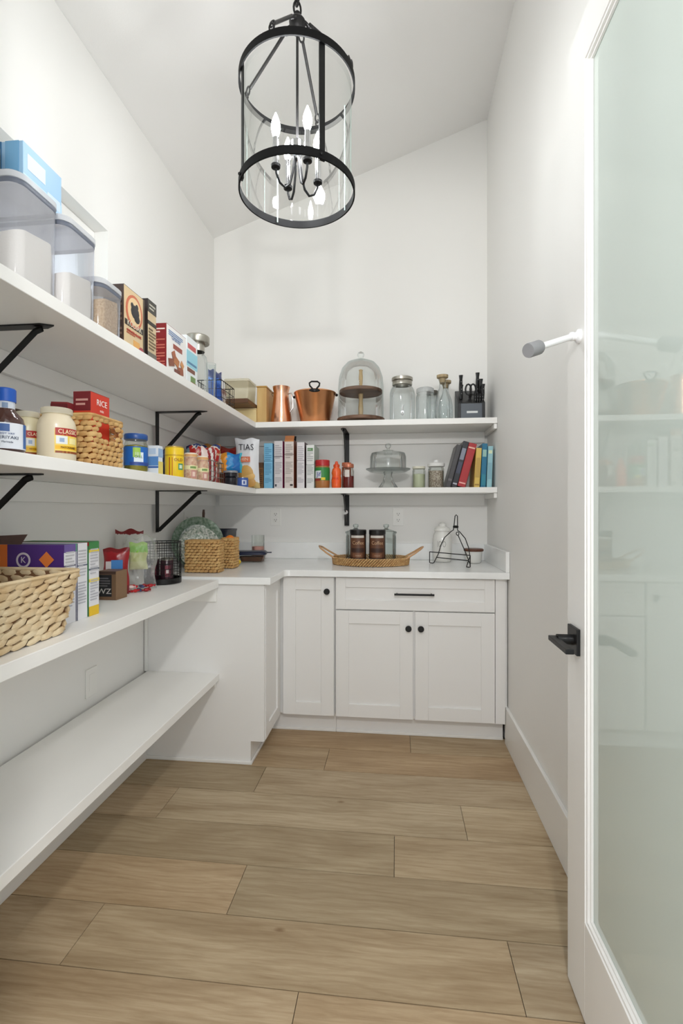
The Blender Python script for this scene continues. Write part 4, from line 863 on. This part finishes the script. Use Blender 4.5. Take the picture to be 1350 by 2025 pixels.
# ------------------------------------------------------------------ worktop-height shelf, left run
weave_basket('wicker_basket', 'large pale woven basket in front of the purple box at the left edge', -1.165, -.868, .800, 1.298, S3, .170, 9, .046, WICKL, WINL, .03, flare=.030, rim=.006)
def flatbox(label, y0, y1, rgb, top, foot, prints=(), texts=(), lines=()):
    return carton('dry_goods_box', label, 'box', -1.200, -.968, y0, y1, S3, .236, rgb, [('+x', 0, 0, 1, 1, (222, 222, 226)), ('+x', 0, 0, 1, .13, foot), *prints], [('+x', .12, .20, .88, .50, 8, (176, 176, 184)), ('+x', .12, .56, .88, .92, 9, (184, 184, 190)), *lines], texts, group='dry goods boxes behind the big basket')
o = flatbox('purple box with orange diamond behind the large woven basket', 1.335, 1.386, (74, 40, 118), (214, 196, 190), (222, 222, 226), [('-y', -.0, 0, .22, 1, (226, 116, 40)), ('+x', 0, .90, 1, 1, (104, 84, 150)), ('+x', 0, .72, 1, .74, (90, 88, 110))])
f = face_m('-y', .232, .051, .236)
MB().at(f @ Matrix.Translation((.062, .192, .0016)) @ Matrix.Rotation(R(45), 4, 'Z')).box(-.017, -.017, 0, .017, .017, .0006).build('printed_diamond', P((222, 122, 56)), o)
MB().at(f @ Matrix.Translation((-.012, .190, .0016))).lathe([(.017, 0), (.023, 0), (.023, .0006), (.017, .0006)], 24).build('printed_ring', P((206, 196, 206)), o)
text_flat('K', .026, P((206, 196, 206)), o, f @ Matrix.Translation((-.012, .190, .0024)))
MB().add([(-.116,-.0255,.2365),(-.02,-.0255,.2365),(.02,-.050,.267),(-.080,-.050,.262),(-.116,-.0245,.2375),(-.02,-.0245,.2375),(.02,-.049,.268),(-.080,-.049,.263)], [(0,1,2,3),(7,6,5,4),(0,4,5,1),(1,5,6,2),(2,6,7,3),(3,7,4,0)]).build('open_flap', P((110, 90, 84)), o)
o = flatbox('white box with plain nutrition panel between the purple and green topped boxes', 1.394, 1.443, (196, 196, 206), (90, 140, 120), (222, 222, 226), [('-y', 0, .9, 1, 1, (120, 176, 150)), ('+x', 0, 0, .04, 1, (70, 76, 110)), ('+x', 0, .70, 1, .715, (80, 84, 110))])
o = flatbox('box with green top and yellow foot beside the dark brown box', 1.452, 1.504, (70, 130, 84), (50, 120, 60), (226, 186, 30), [('-y', 0, .95, 1, 1, (150, 40, 36)), ('+x', 0, .90, 1, 1, (60, 130, 70)), ('+x', 0, .86, 1, .90, (226, 200, 60)), ('+z', 0, 0, 1, 1, (44, 110, 62)), ('+x', 0, .62, 1, .64, (90, 96, 110)), ('+x', 0, .46, 1, .50, (230, 206, 80))])
carton('coffee_pack', 'dark brown box with black label below the red bag', 'box', -1.118, -1.042, 1.725, 1.800, S3, .108, (112, 84, 62), [('-y', .0, .12, .78, .88, (34, 32, 36)), ('-y', 0, .90, 1, 1, (70, 50, 44)), ('+x', 0, 0, 1, 1, (128, 98, 68))], [('-y', .1, .45, .7, .8, 4, (96, 92, 96))], [('-y', 'WZ', .4, .30, .028, (196, 190, 186), 1.2)])
bag('snack_bag', 'red pouch with small blue picture behind the dark brown box', -1.115, 1.850, S3, .098, .185, .055, printed('red_pouch', [(0, (120, 20, 28)), (.2, (150, 26, 34)), (.9, (120, 22, 28))], wob=.1), 18, 0, 21, .006)
o = [x for x in bpy.data.objects if x.get('label', '').startswith('red pouch')][0]
f = Matrix.Translation((0, -.031, 0)) @ FACE['-y']
MB().at(f).box(-.012, .105, -.004, .030, .140, .001).build('printed_picture', P((70, 130, 196)), o)
MB().at(f).box(-.032, .070, -.004, -.012, .135, .001).box(-.030, .058, -.004, .02, .070, .001).build('printed_panel', P((206, 196, 196)), o)
FILM = glass('clear_film', (.93, .94, .93), (.74, .76, .75), rough=.12, refl=.6, haze=.12)
o = bag('zip_bag', 'clear zip bag with lime green packet inside', -1.085, 1.985, S3, .125, .225, .07, FILM, 25, 0, 22, .016)
pillow(MB(), .075, .115, .03, 23, .006).build('green_packet', printed('lime_pack', [(0, (206, 206, 150)), (.3, (196, 200, 130)), (.62, (128, 190, 40)), (.85, (160, 200, 90))], wob=.15), o, smooth=True, loc=(-.01, -.008, .085))
bag('zip_bag', 'clear zip bag with dark red top behind the lime packet', -1.165, 2.030, S3, .12, .25, .05, printed('red_top_zip', [(0, (190, 186, 180)), (.6, (206, 204, 198)), (.9, (120, 28, 32))], wob=.08), 22, -3, 24, .012)
rnd = random.Random(4)
cm = [P(c, .3) for c in ((168, 24, 34), (196, 40, 46), (146, 20, 30), (226, 200, 196), (60, 64, 104))]
k = 0
for i in range(11):
    x = -1.085+.0145*(i % 6)+rnd.uniform(-.003, .003); y = 1.870+.012*(i % 6)+(0 if i < 6 else .022)
    o = MB().ball((0, 0, 0), .0115, .0075, .0075, 8, 6).tube([(-.018, 0, 0), (-.0105, 0, 0)], [.006, .002], 6).tube([(.0105, 0, 0), (.018, 0, 0)], [.002, .006], 6).build('wrapped_candy', cm[(i*3) % 5], None, smooth=True, loc=(x, y, S3+.0085+(.0165 if i % 2 else 0)))
    o.rotation_euler = (0, 0, rnd.uniform(0, 3)); tag(o, 'small %s wrapped candy heaped in front of the zip bags' % ('crimson', 'bright red', 'dark red', 'pale', 'dark blue')[(i*3) % 5], 'candy', 'wrapped candies on the left worktop shelf')
# round black wire basket with cans
o = thing('wire_basket', 'round black wire basket with dark cans on the left worktop shelf', 'basket', (-1.075, 2.165, S3+GAP))
rw = .080; hw = .190
MB().lathe([(0, .002), (rw, .002), (rw+.002, .004), (rw+.002, .026), (rw-.001, .026), (rw-.001, .006), (0, .006)], 36).build('base_pan', BLACK, o, smooth=True)
for i in range(7): 
    zz = .045+i*(hw-.045)/6
    MB().tube([(rw*math.cos(t*.2618), rw*math.sin(t*.2618), zz) for t in range(24)], .0026 if i == 6 else .0014, 5, closed=True).build('wire_hoop', BLACK, o, smooth=True)
for i in range(24):
    t = i*math.pi/12; MB().tube([(rw*math.cos(t), rw*math.sin(t), .02), (rw*math.cos(t), rw*math.sin(t), hw)], .0013, 5).build('wire_rib', BLACK, o)
for i, (dx, dy) in enumerate(((-.038, -.022), (.034, -.032), (.0, .04))):
    jar('small_can', ('dark can at the left inside the round wire basket', 'dark can at the right inside the round wire basket', 'dark can at the back inside the round wire basket')[i], 'can', -1.075+dx, 2.165+dy, S3+.0066, [(0, .001), (.028, .001), (.029, .003), (.029, .100), (.027, .103), (0, .103)], mat('plum_can', (52, 26, 36), .3), [(0, .1035), (.027, .1035), (.027, .106), (0, .1055)], STEEL,
        bands=[(.0294, .03, .08, -80, -35, (120, 50, 64)), (.0297, .045, .062, -70, -45, (206, 190, 190))], group='dark cans in the round wire basket')
CT = .912
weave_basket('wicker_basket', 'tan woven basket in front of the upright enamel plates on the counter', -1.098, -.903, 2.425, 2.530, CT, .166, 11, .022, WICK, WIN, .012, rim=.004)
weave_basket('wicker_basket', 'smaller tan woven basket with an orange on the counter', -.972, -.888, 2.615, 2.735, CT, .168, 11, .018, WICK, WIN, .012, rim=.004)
ENA = mat('speckled_enamel', (226, 228, 222), .2, rgb2=(120, 140, 124), scale=95, coat=.5); ENG = mat('green_enamel_rim', (92, 116, 96), .25, rgb2=(150, 166, 150), scale=70, coat=.5)
def plate(label, x, y, z, r, tilt, rimm, midm, rz):
    o = thing('enamel_plate', label, 'plate', (x, y, z), rz, 'enamel plates upright behind the basket', rx=90+tilt)
    MB().lathe([(r*.70, .006), (r*.76, .012), (r*.97, .019), (r, .021), (r*.99, .0185), (r*.76, .009), (r*.69, .003)], 48).build('rim', rimm, o, smooth=True)
    MB().lathe([(0, .006), (r*.70, .006), (r*.70, .003), (0, .003)], 48).build('well', midm, o, smooth=True)
plate('large green rimmed enamel plate standing behind the woven basket', -1.101, 2.622, CT+.1450, .143, -7, ENG, ENA, 35)
plate('smaller white speckled enamel plate in front of the green rimmed plate', -1.075, 2.585, CT+.1165, .114, -7, ENA, ENA, 35)
ORA = mat('orange_peel', (232, 126, 26), .45, bump=.4, bscale=90); LEM = mat('lemon_peel', (232, 196, 40), .4, bump=.4, bscale=90)
def fruit(name, label, x, y, z, r, m, k=1., stem=True):
    o = thing(name, label, name, (x, y, z)); MB().ball((0, 0, r), r*k, r, r, 20, 12).build('flesh', m, o, smooth=True)
    if stem: MB().lathe([(0, 2*r-.001), (.003, 2*r-.001), (.002, 2*r+.003), (0, 2*r+.003)], 8).build('stem_end', P((90, 110, 50)), o)
fruit('orange', 'orange fruit resting in the smaller woven basket', -.930, 2.670, CT+.130, .0275, ORA)
fruit('orange', 'orange fruit low in the smaller woven basket', -.930, 2.684, CT+.070, .0275, ORA)
o = thing('lemon', 'yellow lemon beside the smaller woven basket', 'lemon', (-.930, 2.775, CT+.0215), 30)
MB().lathe([(0, -.032), (.005, -.030), (.012, -.024), (.020, -.008), (.021, .004), (.014, .022), (.006, .028), (0, .032)], 20).build('flesh', LEM, o, smooth=True).rotation_euler = (0, R(90), 0)
NAVY = mat('navy_lid', (22, 30, 58), .35)
o = thing('storage_bin', 'dark navy bin behind the orange basket', 'bin', (-1.098, 2.960, CT+GAP))
MB().rrect(.080, .10, .015, [(.012, 0), (0, .19), (-.004, .20), (-.004, .206), (.004, .206), (.004, .19), (.014, .01), (.09, .01)], 4).build('body', mat('navy_plastic', (30, 34, 48), .35), o, smooth=True)
o = thing('glass_casserole', 'glass casserole dish with navy lid on the counter corner', 'casserole', (-.903, 3.00, CT+GAP), 12)
MB().rrect(.090, .065, .03, [(.022, .001), (.010, .010), (.002, .046)], 5).build('dish', GLJ, o, smooth=True)
MB().rrect(.080, .055, .025, [(.018, .004), (.006, .034)], 5).build('contents', mat('brown_food', (92, 56, 34), .6, var=.2, scale=40), o, smooth=True)
MB().rrect(.096, .071, .034, [(.004, .0465), (0, .049), (0, .060), (.010, .068)], 5).box(.09, -.018, .055, .125, .018, .060).build('lid', NAVY, o, smooth=True)
jar('candle_jar', 'clear glass candle with pink wax in the counter corner', 'candle', -.905, 3.150, CT, [(0, .002), (.040, .002), (.042, .006), (.042, .16), (.040, .16)], GLJ, None, None, [(0, .004), (.039, .004), (.039, .085), (0, .085)], mat('pink_wax', (226, 170, 160), .5))
# utensil crock behind the plates
o = jar('utensil_crock', 'dark crock behind the enamel plates', 'crock', -1.160, 2.770, CT, [(0, .002), (.050, .002), (.054, .01), (.056, .20), (.052, .20), (.05, .012), (0, .012)], mat('dark_crock', (44, 46, 50), .4))
def spoon(label, dx, dy, ln, tilt, m, knob):
    o = thing('wooden_spoon', label, 'utensil', (-1.160+dx, 2.770+dy, CT+.014), 0, None, ry=tilt)
    MB().tube([(0, 0, 0), (0, 0, ln*.7), (0, 0, ln*.93), (0, 0, ln)], [.006, .0065, .008, .006], 10).build('handle', m, o, smooth=True)
    if knob: MB().ball((0, 0, ln+.008), .012).build('knob', m, o, smooth=True)
spoon('dark wooden utensil handle rising above the enamel plates', .03, -.012, .315, 2, mat('dark_wood', (70, 44, 30), .5), False)
spoon('short brown knobbed utensil beside the tall dark handle', .020, .010, .232, 3, mat('brown_wood', (112, 72, 44), .5), True)

# ------------------------------------------------------------------ countertop, back run
RAT = mat('rattan', (208, 170, 116), .6, rgb2=(178, 134, 82), scale=60, bump=.6, bscale=200); RATP = mat('pale_cane', (200, 156, 112), .5)
tx, ty = -.150, 2.945
o = thing('rattan_tray', 'oval rattan tray with cane handles on the counter', 'tray', (tx, ty, CT+GAP))
MB().lathe([(0, .003), (.98, .003), (1, .006), (1, .010), (0, .010)], 48, sx=.222, sy=.158).build('tray_base', mat('rattan_dark', (120, 82, 46), .7), o, smooth=True)
for k in range(5):
    rx_, ry_ = .226+.0012*k, .161+.0012*k; mb = MB(); n = 84
    for i in range(n):
        t = 2*math.pi*(i+.5*(k % 2))/n; tt = Vector((-rx_*math.sin(t), ry_*math.cos(t), 0)).normalized(); nn = Vector((tt.y, -tt.x, 0))
        tz = (tt*.88+Vector((0, 0, .47))).normalized(); uu = nn.cross(tz)
        mb.at(Matrix(((tz.x, nn.x, uu.x, rx_*math.cos(t)), (tz.y, nn.y, uu.y, ry_*math.sin(t)), (tz.z, nn.z, uu.z, .007+.0085*k), (0, 0, 0, 1)))).ball((0, 0, 0), .0105, .0055, .0050, 6, 4)
    mb.build('weave_row', RAT, o, smooth=True)
for s in (-1, 1):
    pts = [(s*.208, -.075, .040), (s*.262, -.062, .072), (s*.300, -.040, .098), (s*.312, 0, .106), (s*.300, .040, .098), (s*.262, .062, .072), (s*.208, .075, .040)]
    MB().tube(pts, .0055, 8).build('cane_handle', RATP, o, smooth=True)
CAN = mat('dark_canister', (40, 24, 20), .35)
def canister(label, x, y):
    o = jar('coffee_canister', label, 'canister', x, y, CT+.0105, [(0, .001), (.046, .001), (.048, .004), (.048, .172), (0, .172)], CAN, [(0, .1725), (.0485, .1725), (.0495, .176), (.0495, .196), (.047, .199), (0, .199)], mat('black_cap', (22, 20, 20), .35),
        bands=[(.0484, .018, .160, -150, -30, (98, 62, 42)), (.0487, .152, .166, -140, -40, (206, 200, 192)), (.0487, .068, .092, -140, -40, (60, 36, 28)), (.0487, .022, .030, -150, -30, (176, 150, 126)), (.0487, .035, .062, -125, -55, (128, 84, 58)), (.0487, .030, .036, -150, -30, (40, 24, 20))],
        texts=[('Coffee', .030, (196, 160, 124), .0492, .122, ang_cam(x, y), .9), ('roast', .017, (196, 166, 134), .0492, .049, ang_cam(x, y), 1.)], group='coffee canisters on the rattan tray')
canister('left dark brown coffee canister on the rattan tray', -.222, 2.895); canister('right dark brown coffee canister on the rattan tray', -.108, 2.895)
JG = glass('canister_glass', (.90, .94, .93), (.55, .63, .62), refl=.8)
def cookie(label, x, y, fm=None):
    o = jar('glass_canister', label, 'canister', x, y, CT+.0105, [(0, .003), (.056, .003), (.060, .008), (.061, .150), (.058, .162), (.060, .170)], JG, [(.056, .171), (.064, .172), (.066, .180), (.060, .184), (.02, .196), (.010, .204), (.018, .214), (.016, .226), (0, .230)], JG, fill=[(0, .004), (.035, .004), (.036, .10), (0, .105)] if fm else None, fillm=fm, group='glass canisters on the rattan tray')
cookie('glass canister with dark contents behind the left coffee canister', -.246, 3.022, mat('dark_chocolate', (58, 44, 40), .6, var=.3, scale=40)); cookie('empty glass canister behind the right coffee canister', -.058, 3.022)
CER = mat('white_ceramic', (232, 231, 226), .22, coat=.4)
o = jar('ceramic_jar', 'white ceramic jar with lid behind the wire easel', 'jar', .292, 3.130, CT, [(0, .002), (.050, .002), (.054, .008), (.058, .05), (.060, .12), (.056, .165), (.045, .185), (.045, .192), (0, .192)], CER, [(.040, .1925), (.050, .1925), (.052, .198), (.046, .212), (.024, .224), (.024, .238), (.012, .246), (0, .246)], CER,
        texts=[('IOO', .056, (176, 174, 168), .0605, .112, ang_cam(.292, 3.130)-4, .55)])
o = jar('candle_bowl', 'small white pot with wooden lid behind the wire easel', 'pot', .478, 3.085, CT, [(0, .002), (.042, .002), (.046, .008), (.052, .072), (0, .072)], CER, [(0, .0725), (.058, .0725), (.060, .076), (.060, .084), (.056, .088), (0, .088)], mat('walnut_lid', (98, 58, 40), .45))
# wire easel
o = thing('wire_easel', 'black wire easel stand standing diagonally on the counter', 'stand', (.341, 2.951, CT+GAP), math.degrees(math.atan2(2.843-3.059, .446-.236)))
hl = .151
def wt(pts, nm, r=.0028): MB().tube([Vector(p) for p in pts], r, 7).build(nm, BLACK, o, smooth=True)
arc = [(-hl+.030, 0, .003+.0)] 
wt([(-hl, -.04, .070), (-hl, -.04, .004), (-hl+.006, -.04, .003), (-hl+.026, -.04, .003), (-hl+.030, -.035, .006), (-hl+.036, 0, .060), (-hl+.050, .004, .110), (-.075, .010, .160), (-.030, .016, .198), (-.016, .018, .206), (-.012, .020, .232), (-.008, .024, .290), (0, .025, .297), (.010, .024, .290), (.014, .020, .232), (.016, .018, .206), (.034, .016, .196), (.078, .010, .160), (hl-.045, .004, .110), (hl-.032, 0, .060), (hl-.028, -.035, .006), (hl-.026, -.04, .003), (hl-.006, -.04, .003), (hl, -.04, .004), (hl, -.04, .070)], 'frame_wire')
wt([(-hl, -.04, .070), (-.05, -.04, .070), (.05, -.04, .070), (hl, -.04, .070)], 'ledge_wire'); wt([(-hl+.034, -.012, .036), (0, -.012, .036), (hl-.030, -.012, .036)], 'ledge_wire')
MB().tube([(-.014, .0195, .226), (.0155, .0195, .226)], .008, 8).build('handle_wrap', BLACK, o, smooth=True)
MB().tube([(.016+.010*math.cos(t*.5236), .018, .186+.010*math.sin(t*.5236)) for t in range(12)], .0024, 6, closed=True).build('hinge_ring', BLACK, o, smooth=True)
wt([(.018, .018, .178), (.024, .070, .09), (.030, .115, .004)], 'back_leg')
